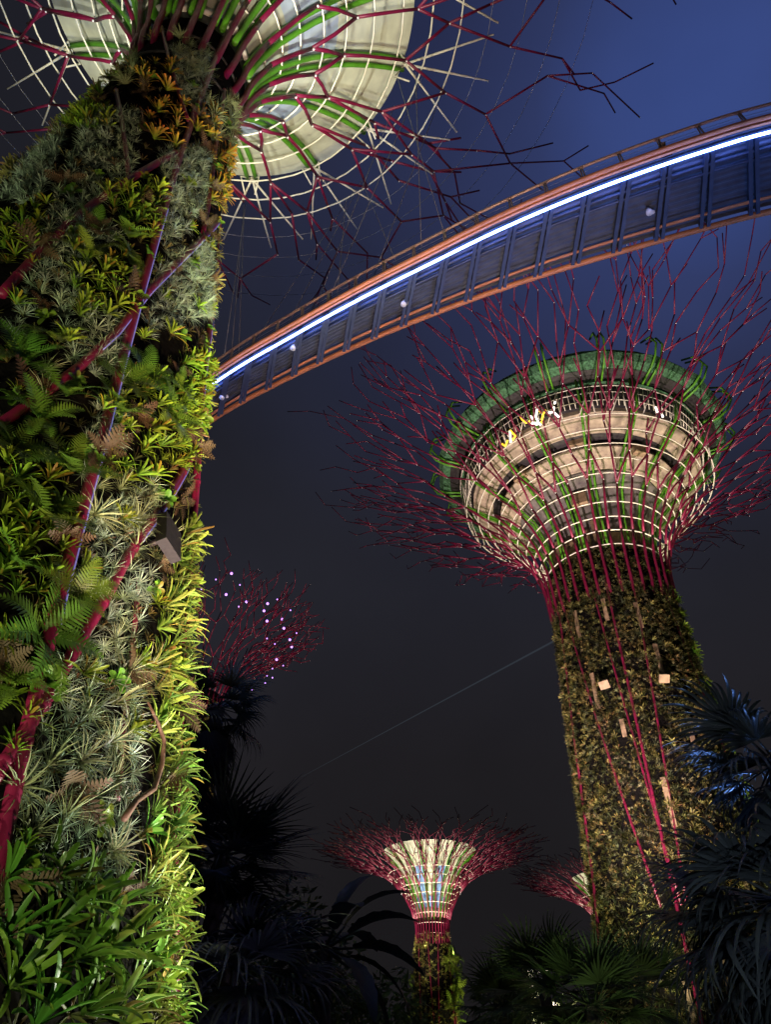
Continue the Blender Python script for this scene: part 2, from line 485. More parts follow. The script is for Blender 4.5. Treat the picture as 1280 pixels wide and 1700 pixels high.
def frame_on(axis, th, z, r, up=.75, jit=.3, rr=rng):
    """rotation whose Z leans out of a trunk and upward"""
    n = Vector((math.cos(th), math.sin(th), 0))
    d = (n * (1 - up * .35) + Vector((0, 0, up)) + Vector((rr.uniform(-jit, jit), rr.uniform(-jit, jit), rr.uniform(-jit, jit)))).normalized()
    return d.to_track_quat('Z', 'Y') @ Quaternion((0, 0, 1), rr.uniform(0, 2 * math.pi))
def scatter_merge(variants, places, name, m, label, cat, group=None, kind='stuff'):
    """many small rosettes as one planting; places : (pos, quat, scale, tint)"""
    V = [(np.array(b.v), np.array(b.c), b.f) for b in variants]
    vs = []; cs = []; fs = []; off = 0
    for k, (p, q, s, tint) in enumerate(places):
        v, c, f = V[k % len(V)]
        m3 = np.array(q.to_matrix()) * s
        vs.append(v @ m3.T + np.asarray(p)); cs.append(c * np.asarray(tint))
        fs.extend([tuple(i + off for i in ff) for ff in f]); off += len(v)
    b = MB(); b.v = np.concatenate(vs); b.c = np.concatenate(cs); b.f = fs; b.mi = [0] * len(fs)
    o = b.build(name, m, smooth=True)
    return tag(o, label, cat, group, kind)
def copies(proto_meshes, name, places, group, labeler, cat):
    """individual plants sharing mesh data; places : (pos, quat, scale, data)"""
    out = []
    for k, (p, q, s, data) in enumerate(places):
        me = proto_meshes[k % len(proto_meshes)]
        o = bpy.data.objects.new(name, me); COL.objects.link(o)
        o.location = p; o.rotation_mode = 'QUATERNION'; o.rotation_quaternion = q; o.scale = (s, s, s)
        tag(o, labeler(data), cat, group); out.append(o)
    return out
def mesh_of(mb, name, m):
    o = mb.build(name, m); me = o.data; bpy.data.objects.remove(o); return me

# =================================================================== 1. the near tree
A1 = np.array([-6.0, 8.25])
TP1 = [(4.3, 0), (3.86, 2.2), (3.50, 4.1), (3.12, 7), (2.76, 10.6), (2.26, 15.6), (1.86, 20), (1.52, 25), (1.48, 27.2)]
TP1S = sorted((z, r) for r, z in TP1)
def r1(z):
    if z <= TP1S[0][0]: return TP1S[0][1]
    for (z0, q0), (z1, q1) in zip(TP1S, TP1S[1:]):
        if z <= z1: return q0 + (q1 - q0) * (z - z0) / (z1 - z0)
    return TP1S[-1][1]
def hit1(u, v, off=0.):
    """where the line of sight through (u, v) meets the near trunk, and the bearing there"""
    dx, dy, dz = (float(q) for q in ray(u, v)); ax, ay = float(A1[0]), float(A1[1])
    def ins(t): return math.hypot(dx * t - ax, dy * t - ay) < r1(EYE + dz * t) + off
    h2 = dx * dx + dy * dy; tm = (ax * dx + ay * dy) / h2; t = max(.5, tm - 5.2 / math.sqrt(h2)); st = .12 / math.sqrt(h2)
    while t < tm + .2:
        if ins(t):
            lo, hi = t - st, t
            for _ in range(9):
                m = .5 * (lo + hi)
                if ins(m): hi = m
                else: lo = m
            p = np.array([dx * hi, dy * hi, EYE + dz * hi])
            return p, math.atan2(p[1] - ay, p[0] - ax)
        t += st
    return None
near = empty('supertree', (A1[0], A1[1], 0), 'huge near steel tree tower with planted trunk filling the left side of the photo', 'steel tree tower')
b = MB(); b.lathe(TP1, A1, 64); part(b, 'trunk', M['trunk'], near)
SF1 = Surf(A1, [(1.42, 23.9), (1.72, 24.9), (1.78, 26.3), (2.25, 28.3), (3.3, 30.4), (4.9, 32.2), (7.4, 33.8), (10.5, 35.1), (13.6, 36.2), (16.6, 37.3)])
N1 = 22; TH1 = R(8)
lv1 = [4.3, 7.1, 9.0, 11.6, 14.0, 16.6, 18.8, 20]
canopy_branches(near, SF1, N1, lv1[:7], .105, .035, 7, 11, TH1, 0.0, .35, drop=.22, twig=.75, cs=1.7)
for i, t in enumerate((4.2, 5.4, 6.6, 7.8, 9.0, 10.2, 11.5, 12.8, 14.1)):
    hoop(near, SF1, t, .16, .036, 44, TH1, ns=5)
for t in (15.4, 16.9, 18.4, 20.0): hoop(near, SF1, t, .12, .014, 52, TH1, 'cable_hoop', M['cable'], 3)
# goblet of white membrane with fifteen pairs of green ribs
GP1 = [(1.55, 26.2), (1.75, 27.5), (2.3, 29.2), (3.2, 31.0), (4.4, 32.7), (5.8, 34.1), (7.15, 35.0)]
SG1 = Surf(A1, GP1)
RIB0 = R(20)
for i in range(15):
    a = RIB0 + R(24) * i
    b = MB()
    for q0, q1, mi in ((1, 5, 0), (5, 9, 1 if i % 3 else 0), (9, 14, 0)):
        b.lathe([tuple(float(x) for x in SG1.rz(SG1.L * q / 14)) for q in range(q0, q1 + 1)], A1, 8, a, a + R(24), mi)
    part(b, 'membrane_panel', [M['membrane'], M['membrane_blue']], near)
    b = MB()
    for sg in (-1, 1):
        b.tube([SG1.pt(a + sg * .045 * (1.6 - q / 14), SG1.L * q / 14, -.16) for q in range(15)], .10, 6)
    part(b, 'canopy_rib', M['green'], near)
    b = MB(); nd = SG1.pt(a, SG1.L + .05, -.1)          # forked white struts out to the branches
    for dth, tt in ((-.21, 15.6), (-.05, 16.0), (.17, 15.7)):
        b.tube([nd, SF1.pt(a + dth, tt, 0)], [.055, .04], 5)
    for sg in (-1, 1): b.tube([nd, SG1.pt(a + sg * .06, SG1.L - .5, -.35), SF1.pt(a + sg * .03, 12.4, .1)], .04, 5)
    b.ball(nd, .11, 0, 6, 4)
    part(b, 'strut', M['white'], near)
# dark neck drum with service gear
b = MB(); b.lathe([(1.62, 26.0), (1.62, 27.6), (1.35, 27.9), (1.35, 29.5)], A1, 40); part(b, 'neck_drum', M['darksteel'], near)
for i in range(14):
    a = R(25.7) * i + .2; b = MB()
    if i % 3: b.box((A1[0] + 1.66 * math.cos(a), A1[1] + 1.66 * math.sin(a), 26.7 + .15 * (i % 2)), (-math.sin(a), math.cos(a), 0), (math.cos(a), math.sin(a), 0), (0, 0, 1), .14, .06, .2)
    else: b.ball((A1[0] + 1.7 * math.cos(a), A1[1] + 1.7 * math.sin(a), 26.9), .2, 0, 8, 6)
    part(b, 'neck_lamp', M['lampwhite'], near)
# ribs on the planted trunk, followed from the photograph onto the trunk surface
def rib_px(px, rad, led=None, off=.05, root=near):
    pts = []
    for u, v in px:
        h = hit1(u, v, off)
        if h: pts.append(h[0])
    if len(pts) < 2: return
    fine = []
    for a, c in zip(pts, pts[1:]):
        for q in range(4):
            p = a + (c - a) * q / 4; d = p[:2] - A1; rr_ = r1(p[2]) + off
            d = d / np.linalg.norm(d) * rr_; fine.append(np.array([A1[0] + d[0], A1[1] + d[1], p[2]]))
    fine.append(pts[-1])
    b = MB(); b.tube(fine, rad, 8)
    for p in fine[::6]: b.ball(p, rad * 1.18, 0, 8, 5)
    o = part(b, 'trunk_rib', M['red'], root)
    if led:
        b = MB(); ln = []
        i0, i1 = (int(len(fine) * q) for q in led)
        for p in fine[i0:i1 + 1]:
            n = np.array([p[0] - A1[0], p[1] - A1[1], 0]); n /= np.linalg.norm(n); tn = np.array([-n[1], n[0], 0])
            ln.append(p + n * rad * .75 + tn * rad * .8)
        if len(ln) > 1:
            b.tube(ln, .009, 5); s_ = part(b, 'led_strip', M['violet'], root); s_.parent = o
rib_px([(388, 0), (372, 60), (345, 130), (322, 190), (298, 260), (262, 380), (228, 500), (198, 610), (165, 740), (132, 860), (100, 980), (72, 1100), (40, 1230), (8, 1380), (-30, 1540)], .072, (.35, .75))
rib_px([(362, 365), (330, 400), (290, 440), (245, 485), (190, 555), (130, 610), (78, 650), (20, 690), (-40, 730)], .065, (.0, .55))
rib_px([(328, 735), (312, 765), (290, 805), (262, 850), (235, 885), (205, 935), (170, 1000), (140, 1050), (105, 1110), (70, 1170), (30, 1230), (-15, 1300)], .068, (.12, .38))
rib_px([(200, 0), (188, 75), (192, 150), (200, 190), (208, 250), (214, 300)], .05)
rib_px([(350, 530), (340, 600), (329, 700), (326, 800), (322, 900), (318, 1000), (313, 1100), (307, 1200), (303, 1300), (299, 1400), (297, 1520), (292, 1640), (288, 1720)], .06, (.05, .5))
rib_px([(290, 255), (235, 285), (165, 330), (110, 375), (55, 430), (0, 490)], .07)
rib_px([(268, 45), (280, 100), (298, 160), (312, 200)], .045)
rib_px([(372, 150), (366, 200), (358, 240), (352, 290), (345, 345), (336, 390)], .05)
rib_px([(228, 965), (222, 1030), (213, 1100), (207, 1170), (200, 1240), (192, 1330)], .045, None, -.02)
for k in range(8):          # the side of the trunk away from the path
    th = R(75 + 18 * k); b = MB(); pts = []
    for q in range(10):
        z = 25.5 * q / 9; a = th + .25 * math.sin(q * .35 + k) ; pts.append((A1[0] + (r1(z) + .12) * math.cos(a), A1[1] + (r1(z) + .12) * math.sin(a), z))
    b.tube(pts, .11, 7); part(b, 'trunk_rib', M['red'], near)
# steel flange collars round the upper trunk
for z in (24.9, 22.9):
    b = MB(); b.tube([(A1[0] + (r1(z) + .04) * math.cos(2 * math.pi * i / 40), A1[1] + (r1(z) + .04) * math.sin(2 * math.pi * i / 40), z) for i in range(40)], .035, 5, closed=True)
    part(b, 'collar', M['darksteel'], near)

# lamps on the upper trunk that light the goblet
for i in range(8):
    a = R(45) * i + R(15)
    spot('canopy_uplight', (A1[0] + 2.7 * math.cos(a), A1[1] + 2.7 * math.sin(a), 22.6), (A1[0] + 5.6 * math.cos(a), A1[1] + 5.6 * math.sin(a), 33.0), 2500, (1.0, .98, .86), 52, .8, .05)

# --- planting on the near trunk -----------------------------------------------------------
def inside(poly, x, y):
    c = False; n = len(poly); j = n - 1
    for i in range(n):
        xi, yi = poly[i]; xj, yj = poly[j]
        if (yi > y) != (yj > y) and x < (xj - xi) * (y - yi) / (yj - yi + 1e-9) + xi: c = not c
        j = i
    return c
def sample(polys, spacing, seed, tries=1500, off=.03, cap=9999):
    rr = random.Random(seed); pts = []; grid = {}
    for poly in polys:
        x0 = min(p[0] for p in poly); x1 = max(p[0] for p in poly); y0 = min(p[1] for p in poly); y1 = max(p[1] for p in poly)
        fails = 0
        while fails < tries and len(pts) < cap:
            u, v = rr.uniform(x0, x1), rr.uniform(y0, y1); fails += 1
            if not inside(poly, u, v): continue
            h = hit1(u, v, off)
            if not h: continue
            p, th = h; key = tuple((p // spacing).astype(int)); ok = True
            for dx in (-1, 0, 1):
                for dy in (-1, 0, 1):
                    for dz in (-1, 0, 1):
                        for q in grid.get((key[0] + dx, key[1] + dy, key[2] + dz), ()):
                            if np.linalg.norm(q - p) < spacing: ok = False
            if ok:
                grid.setdefault(key, []).append(p); pts.append((p, th, (u, v))); fails = max(0, fails - 12)
    return pts

def zone_words(u, v):
    if v < 420: return 'near the top of the big left trunk'
    if v < 760: return 'below the footbridge on the big left trunk' if u > 180 else 'high on the left trunk near the photo edge'
    if v < 1120: return 'round the dark box on the left trunk' if u > 180 else 'halfway up the left trunk by its red pipes'
    if v < 1480: return 'on the bright right flank of the left trunk' if u > 190 else 'low on the left trunk by thick red pipes'
    return 'at the foot of the big left trunk'

# strap leaved plants down the bright right flank
flank = [(246, 1110), (268, 1000), (275, 930), (318, 860), (352, 720), (372, 600), (385, 640), (358, 800), (345, 950), (338, 1100), (335, 1250), (338, 1450), (340, 1720), (190, 1720), (222, 1560), (236, 1400), (248, 1300)]
edge = [(395, 235), (412, 250), (395, 380), (386, 500), (380, 640), (345, 640), (352, 520), (368, 400), (376, 300)]
SM = [mesh_of(bromeliad_mesh(100 + i, 16, .52, .029, (1.1, 1.12, .85), (.3, 1.3), (.3, 1.15), (.95, .95, .9), 6, .08), 'strap_plant', M['strap']) for i in range(6)] + [mesh_of(bromeliad_mesh(120 + i, 12, .40, .055, (1.0, 1.1, .6), (.3, 1.3), (.2, 1.0), (.7, .9, .6), 6, .15), 'strap_plant', M['strap']) for i in range(3)]
pl = []
for p, th, uv in sample([flank], .232, 21, 2200, .02):
    s = rng.uniform(.75, 1.25); pl.append((p, frame_on(A1, th, p[2], 0, .55, .35), s, uv))
copies(SM, 'strap_plant', pl[:290], 'strap leaved plants on the bright trunk flank', lambda uv: 'yellow green strap leaved plant ' + zone_words(*uv), 'plant')
# bromeliads
BZ = {'yellow': ([edge, [(115, 440), (210, 420), (222, 520), (130, 525)], [(195, 610), (310, 640), (315, 760), (240, 800), (175, 800), (178, 690)], [(300, 590), (372, 600), (350, 720), (318, 720)], [(95, 200), (165, 150), (190, 215), (120, 215)], [(0, 380), (80, 330), (70, 400), (10, 440)], [(60, 1000), (0, 1000), (0, 760), (95, 760), (120, 880)], [(0, 1130), (50, 1180), (20, 1240), (0, 1250)], [(175, 320), (260, 310), (265, 400), (215, 400)]],
                 (1.25, 1.05, .55), .225),
      'orange': ([[(318, 175), (360, 185), (355, 235), (325, 230)], [(245, 175), (310, 165), (300, 245), (245, 235)], [(370, 370), (392, 380), (380, 480), (360, 470)], [(230, 110), (290, 100), (290, 150), (220, 155)], [(345, 240), (400, 260), (395, 330), (345, 340)]],
                 (2.6, .62, .5), .42)}
BM = {'yellow': [mesh_of(bromeliad_mesh(200 + i, 18, .31, .034, (1.15, 1.1, .65), (.2, 1.35), (.15, .9), (.8, .95, .8), 6, .1), 'bromeliad', M['brom']) for i in range(7)],
      'orange': [mesh_of(bromeliad_mesh(230 + i, 15, .34, .045, (2.3, .50, .8), (.3, 1.3), (.1, .6), (.85, .95, .8), 6, .1), 'bromeliad', M['brom']) for i in range(5)]}
for kname, (polys, tint, sp) in BZ.items():
    pl = []
    for p, th, uv in sample(polys, sp, 31 + len(kname), 700, .02):
        pl.append((p, frame_on(A1, th, p[2], 0, .6, .35), rng.uniform(.7, 1.25), uv))
    word = 'yellow green bromeliad ' if kname == 'yellow' else 'orange tipped bromeliad '
    copies(BM[kname], 'bromeliad', pl[:290], word.strip() + 's on the near trunk', lambda uv, w=word: w + zone_words(*uv), 'plant')
pl = []
for p, th, uv in sample([[(0, 560), (60, 420), (330, 330), (380, 480), (345, 900), (330, 1100), (0, 1450)]], .72, 37, 700, .06):
    pl.append((p, frame_on(A1, th, p[2], 0, .6, .4), rng.uniform(.6, 1.15), uv))
copies(BM['yellow'], 'bromeliad', pl, 'scattered bromeliads over the red pipes', lambda uv: 'single yellow green bromeliad standing alone ' + zone_words(*uv), 'plant')
# ferns
fz = [[(0, 560), (110, 560), (110, 740), (0, 760)], [(0, 760), (120, 760), (130, 900), (0, 1000)], [(0, 1040), (70, 1040), (70, 1150), (0, 1150)], [(190, 600), (300, 620), (290, 700), (190, 690)], [(90, 900), (160, 960), (110, 1060), (60, 1050)], [(130, 380), (215, 380), (215, 440), (140, 440)]]
FM = [mesh_of(fern_mesh(300 + i, 8, .62), 'fern', M['fern']) for i in range(5)]
pl = [(p, frame_on(A1, th, p[2], 0, .5, .3), rng.uniform(.7, 1.2), uv) for p, th, uv in sample(fz, .58, 41, 500, .02)]
copies(FM, 'fern', pl, 'ferns on the near trunk', lambda uv: 'arching green fern ' + zone_words(*uv), 'fern')
# big spiky air plants
az_ = [[(150, 800), (260, 800), (250, 870), (150, 880)], [(190, 1100), (250, 1100), (240, 1160), (190, 1160)], [(150, 1380), (215, 1380), (210, 1440), (150, 1440)], [(215, 900), (270, 890), (270, 940), (215, 940)], [(30, 1240), (110, 1240), (110, 1420), (20, 1420)], [(90, 1060), (200, 1060), (190, 1330), (90, 1330)], [(290, 60), (345, 80), (340, 130), (300, 110)], [(100, 640), (60, 600), (40, 640), (90, 690)], [(345, 160), (390, 170), (385, 240), (350, 240)], [(175, 95), (235, 90), (210, 140), (165, 130)]]
AM = [mesh_of(airplant_mesh(400 + i, 46, .40, .017, (1, 1.05, .85), .5), 'air_plant', M['air']) for i in range(4)]
pl = [(p, frame_on(A1, th, p[2], 0, .5, .4), rng.uniform(.6, 1.15), uv) for p, th, uv in sample(az_, .36, 43, 400, .02)]
copies(AM, 'air_plant', pl, 'large spiky air plants on the near trunk', lambda uv: 'large pale spiky air plant rosette ' + zone_words(*uv), 'air plant')
# broad oval leaved plants and withered ferns scattered between the others
allz = [[(0, 520), (110, 300), (190, 120), (390, 150), (385, 480), (345, 900), (330, 1700), (0, 1700)]]
OM = [mesh_of(bromeliad_mesh(460 + i, 10, .24, .11, (1.1, 1.15, .9), (.4, 1.5), (.2, .9), (.85, 1, .9), 6, .1), 'leafy_plant', M['fern']) for i in range(4)]
pl = [(p, frame_on(A1, th, p[2], 0, .35, .6), rng.uniform(.6, 1.2), uv) for p, th, uv in sample(allz, .95, 44, 500, .04)]
copies(OM, 'leafy_plant', pl, 'oval leaved plants on the near trunk', lambda uv: 'small green plant with oval leaves ' + zone_words(*uv), 'plant')
M['dry'] = leaf('withered_leaf', (.070, .050, .024), .1, .7, .3)
WM = [mesh_of(fern_mesh(470 + i, 7, .42, 11), 'withered_fern', M['dry']) for i in range(3)]
pl = [(p, frame_on(A1, th, p[2], 0, -.2, .6), rng.uniform(.6, 1.2), uv) for p, th, uv in sample(allz, 1.1, 45, 500, .02)]
copies(WM, 'withered_fern', pl, 'withered ferns on the near trunk', lambda uv: 'withered brown hanging fern ' + zone_words(*uv), 'fern')
# broad strap leaves at the foot
dz_ = [[(0, 1440), (60, 1440), (190, 1520), (200, 1720), (0, 1720)]]
DM = [mesh_of(bromeliad_mesh(500 + i, 14, .62, .062, (1.15, 1.15, .7), (.2, 1.1), (.3, 1.1), (.8, .95, .8), 8, .06), 'lily_plant', M['dark_strap']) for i in range(5)]
pl = [(p, frame_on(A1, th, p[2], 0, .7, .35), rng.uniform(.7, 1.15), uv) for p, th, uv in sample(dz_, .30, 47, 900, .02)]
copies(DM, 'lily_plant', pl, 'broad strap plants at the trunk foot', lambda uv: 'dark green broad strap leaved plant ' + ('against the left edge low on the trunk' if uv[0] < 90 else 'at the foot of the big left trunk'), 'plant')
# carpet of small air plants
cz = [[(62, 1170), (150, 1050), (225, 930), (255, 940), (215, 1100), (232, 1140), (205, 1440), (190, 1500), (30, 1460), (10, 1400)],
      [(150, 860), (250, 800), (262, 860), (215, 930), (150, 1000), (120, 960)], [(150, 180), (235, 185), (215, 300), (110, 380), (60, 520), (20, 560), (90, 330)],
      [(95, 480), (200, 520), (185, 640), (110, 600)], [(285, 80), (345, 90), (340, 200), (300, 160)], [(270, 250), (345, 245), (340, 330), (280, 420), (262, 400)],
      [(270, 430), (350, 400), (350, 520), (240, 560), (245, 510)], [(0, 330), (70, 240), (110, 215), (60, 340)], [(320, 1180), (345, 1180), (338, 1440), (318, 1700), (305, 1500)], [(150, 690), (205, 610), (190, 740), (130, 800)], [(60, 470), (140, 330), (200, 400), (110, 480)]]
CM = [airplant_mesh(600 + i, 30, .20, .010, (1, 1, 1), .25) for i in range(8)]
pl = []
for p, th, uv in sample(cz, .14, 51, 3000, .03):
    k = rng.uniform(.7, 1.25); pl.append((p, frame_on(A1, th, p[2], 0, .35, .55), rng.uniform(.7, 1.3), (k, k * rng.uniform(.95, 1.08), k * rng.uniform(.85, 1.1))))
scatter_merge(CM, pl, 'air_plant_carpet', M['carpet'], 'grey green carpet of small spiky air plants on the big left trunk', 'ground cover')
# loose mixed filler in the gaps and round the back
pl = []
bk = random.Random(77)
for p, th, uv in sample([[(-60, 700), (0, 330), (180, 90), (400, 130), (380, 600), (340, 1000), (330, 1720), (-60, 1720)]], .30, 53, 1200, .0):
    k = bk.uniform(.15, .55); pl.append((p, frame_on(A1, th, p[2], 0, .4, .5), bk.uniform(.5, 1.0), (k * bk.uniform(.7, 1.3), k, k * .8)))  # front filler tinted dark: shade between the plants is put into the colour
for i in range(900):
    th = R(bk.uniform(15, 255)); z = 25 * bk.random() ** 1.15; r = r1(z)
    k = bk.uniform(.5, 1.3); pl.append(((A1[0] + r * math.cos(th), A1[1] + r * math.sin(th), z), frame_on(A1, th, z, 0, .5, .4), bk.uniform(.8, 1.7), (k, k, k * .8)))
XM = [bromeliad_mesh(700 + i, 11, .26, .026, (1.2, 1, .7), (.3, 1.35), (.2, .9), (.9, .95, .8), 4, .15) for i in range(6)]
scatter_merge(XM, pl, 'mixed_planting', M['mix'], 'mixed small leafy planting between the bigger plants of the left trunk', 'ground cover')
# box mounted on the trunk
h = hit1(280, 892, .26)
bx = empty('speaker_box', tuple(h[0]), 'dark grey flat box fixed among plants on the big left trunk', 'speaker box')
n = np.array([math.cos(h[1]), math.sin(h[1]), 0]); tn = np.array([-n[1], n[0], 0]); upv = np.array([0, 0, 1.]) * .93 - n * .30 + tn * .18
b = MB(); b.box(h[0], np.cross(upv, n), n - upv * upv.dot(n) / upv.dot(upv), upv, .20, .07, .30); part(b, 'casing', M['box'], bx, False)
b = MB(); b.tube([h[0] - n * .1, h[0] - n * .32 - upv * .1], .04, 6); part(b, 'bracket', M['darksteel'], bx)
# bare twisting stem on the flank
b = MB(); pts = [hit1(u, v, .22) for u, v in ((205, 1360), (225, 1330), (255, 1310), (268, 1270), (272, 1230), (262, 1200), (245, 1165))]
b.tube([q[0] for q in pts if q], [.035, .032, .03, .028, .025, .02, .014], 6)
tag(b.build('bare_stem', M['wood']), 'bare brown twisting stem among strap leaves on the bright trunk flank', 'stem')

# =================================================================== 2. the big tree on the right with the roof terrace
A2 = 45 * np.array([math.sin(R(20.5)), math.cos(R(20.5))])
FC2 = math.atan2(-A2[1], -A2[0])           # direction facing the camera
TP2 = [(5.5, 0), (5.0, 5), (4.62, 10), (4.4, 19), (4.12, 26), (4.0, 30.6)]
def r2(z): return interp(TP2, z, 1, 0)
big = empty('supertree', (A2[0], A2[1], 0), 'massive steel tree tower on the right carrying a round roof terrace', 'steel tree tower')
b = MB(); b.lathe(TP2 + [(3.4, 30.9)], A2, 56); part(b, 'trunk', M['trunk'], big)
SF2 = Surf(A2, [(3.8, 26.4), (4.2, 27.6), (4.35, 30.4), (5.1, 33.0), (6.7, 35.4), (8.8, 37.3), (11.3, 38.8), (14.6, 40.3), (17.8, 41.5), (19.6, 42.2)])
N2 = 36
lv2 = [5.3, 8.7, 10.9, 13.3, 15.3, 17.5, 19.5, 21.3]
canopy_branches(big, SF2, N2, lv2[:7], .12, .034, 6, 23, .03, 0.0, .7, drop=.12, twig=1.3, cs=1.25)
for t in (4.3, 5.3, 6.3, 7.3, 8.3, 9.3, 10.3, 11.3, 12.3, 13.3): hoop(big, SF2, t, .18, .05, 54, .02, ns=4)
# white truss ring round the terrace
b = MB(); n_ = 54
for i in range(n_):
    a, c = .02 + 2 * math.pi * i / n_, .02 + 2 * math.pi * (i + 1) / n_
    p0, p1 = SF2.pt(a, 13.3, .2), SF2.pt(c, 13.3, .2)
    q0 = np.array([A2[0] + 9.7 * math.cos(a), A2[1] + 9.7 * math.sin(a), 40.4]); q1 = np.array([A2[0] + 9.7 * math.cos(c), A2[1] + 9.7 * math.sin(c), 40.4])
    b.tube([q0, q1], .045, 4); b.tube([p0, q0] if i % 2 else [p0, q1], .04, 4)
part(b, 'truss_ring', M['white'], big)
def ring2(name, prof, mt, n=72, smooth=False):
    b = MB(); b.lathe(prof, A2, n); return part(b, name, mt, big, smooth)
ring2('core_drum', [(3.3, 30.7), (3.3, 32.2), (3.5, 33.4), (3.9, 34.6)], M['concdark'])
ring2('lower_tier', [(3.9, 34.6), (4.05, 34.8), (4.6, 35.6), (5.3, 36.35), (5.3, 36.5)], M['concdark'])
ring2('middle_tier', [(5.3, 36.5), (5.5, 36.52), (6.15, 37.0), (6.75, 37.35), (6.75, 37.5)], M['concrete'])
ring2('shadow_gap', [(6.75, 37.5), (6.5, 37.7), (6.6, 38.05), (7.25, 38.2)], M['darksteel'])
ring2('upper_tier', [(7.25, 38.2), (7.35, 38.1), (8.0, 38.4), (8.75, 38.8), (8.75, 39.15)], M['concrete'])
ring2('balcony_band', [(8.75, 39.15), (8.9, 39.3), (9.25, 40.6), (9.35, 40.95)], M['darksteel'])
ring2('edge_beam', [(9.35, 40.95), (9.6, 40.95), (9.6, 41.2)], M['roofgreen'])
ring2('soffit', [(9.6, 41.2), (10.1, 41.2), (10.5, 41.25)], M['darksteel'])
# slats of the balustrade
b = MB()
for i in range(150):
    a = 2 * math.pi * i / 150
    b.tube([(A2[0] + 8.95 * math.cos(a), A2[1] + 8.95 * math.sin(a), 39.2), (A2[0] + 9.42 * math.cos(a), A2[1] + 9.42 * math.sin(a), 40.9)], .03, 4)
for z, r in ((39.6, 9.1), (40.2, 9.3)):
    b.tube([(A2[0] + r * math.cos(2 * math.pi * i / 72), A2[1] + r * math.sin(2 * math.pi * i / 72), z) for i in range(72)], .035, 4, closed=True)
part(b, 'balustrade', M['white'], big)
# green mesh roof edge with bent frames
rp = MB()
nseg = 18
for i in range(nseg):
    a, c = 2 * math.pi * i / nseg + .1, 2 * math.pi * (i + 1) / nseg + .1
    vs = [];
    for r, z in ((10.5, 41.25), (11.2, 41.5), (11.5, 42.0), (11.1, 42.6)):
        vs += [(A2[0] + r * math.cos(a), A2[1] + r * math.sin(a), z), (A2[0] + r * math.cos(c), A2[1] + r * math.sin(c), z)]
    rp.add(vs, [(0, 1, 3, 2), (2, 3, 5, 4), (4, 5, 7, 6)])
    for sg in (-.02, .02):
        w = a + sg; fr_ = MB()
        fr_.tube([(A2[0] + r * math.cos(w), A2[1] + r * math.sin(w), z) for r, z in ((9.7, 40.9), (11.0, 41.2), (11.7, 41.6), (12.2, 42.4), (11.9, 43.5), (10.9, 44.1))], .08, 5)
        part(fr_, 'roof_frame', M['green'], big)
rp.lathe([(11.1, 42.6), (0.01, 43.4)], A2, 36)
part(rp, 'roof', M['roofgreen'], big, False)
for i in range(16):          # green legs from the neck up under the terrace
    a = FC2 + R(22.5) * (i + .35); b = MB()
    for sg in (-1, 1):
        b.tube([(A2[0] + r * math.cos(a + sg * .16 / r), A2[1] + r * math.sin(a + sg * .16 / r), z) for r, z in ((3.85, 30.2), (4.0, 33.0), (4.7, 35.1), (6.2, 36.75), (8.0, 38.05), (9.2, 39.0), (9.75, 41.2))], .09, 6)
    part(b, 'canopy_rib', M['green'], big)
for i in range(11):          # tan boards between the ribs
    a = FC2 + R(-80 + 16 * i + (i * 37 % 9)); z = 31.4 + (i * 7 % 3) * .5
    b = MB(); b.box((A2[0] + 3.52 * math.cos(a), A2[1] + 3.52 * math.sin(a), z), (-math.sin(a), math.cos(a), 0), (math.cos(a), math.sin(a), 0), (0, 0, 1), .42, .07, .75 + .2 * (i % 2))
    part(b, 'board', M['tan'], big, False)
for da, z, hh in ((2, 38.0, .3), (-38, 37.6, .4), (40, 37.3, .35), (-6, 34.8, .5)):
    a = FC2 + R(da); r = 6.75 if z > 36 else 4.4; b = MB()
    b.box((A2[0] + r * math.cos(a), A2[1] + r * math.sin(a), z), (-math.sin(a), math.cos(a), 0), (math.cos(a), math.sin(a), 0), (0, 0, 1), .55, .25, hh); part(b, 'board', M['tan'], big, False)
trunk_ribs(big, A2, TP2, [FC2 + R(q) for q in range(-165, 180, 55)], .0, 29.4, .085, 5, .45, off=.02)
trunk_ribs(big, A2, TP2, [FC2 + R(q) for q in (-50, -14, 25, 70, 130)], 9.0, 29.0, .06, 9, 1.0, off=.02)
for i, (da, z0, z1) in enumerate(((-34, 24.5, 26.5), (-6, 25, 26.6), (20, 24.2, 26), (-28, 19.5, 21.8), (26, 20.8, 23), (6, 12.5, 15), (-12, 17.5, 18.5), (34, 16, 17.5), (12, 5, 7.5), (-8, 4, 6), (40, 9, 11))):
    a = FC2 + R(da); b = MB(); z = (z0 + z1) / 2
    b.box((A2[0] + (r2(z) + .05) * math.cos(a), A2[1] + (r2(z) + .05) * math.sin(a), z), (-math.sin(a), math.cos(a), 0), (math.cos(a), math.sin(a), 0), (0, 0, 1), .13, .04, (z1 - z0) / 2)
    part(b, 'board', M['tan'], big, False)
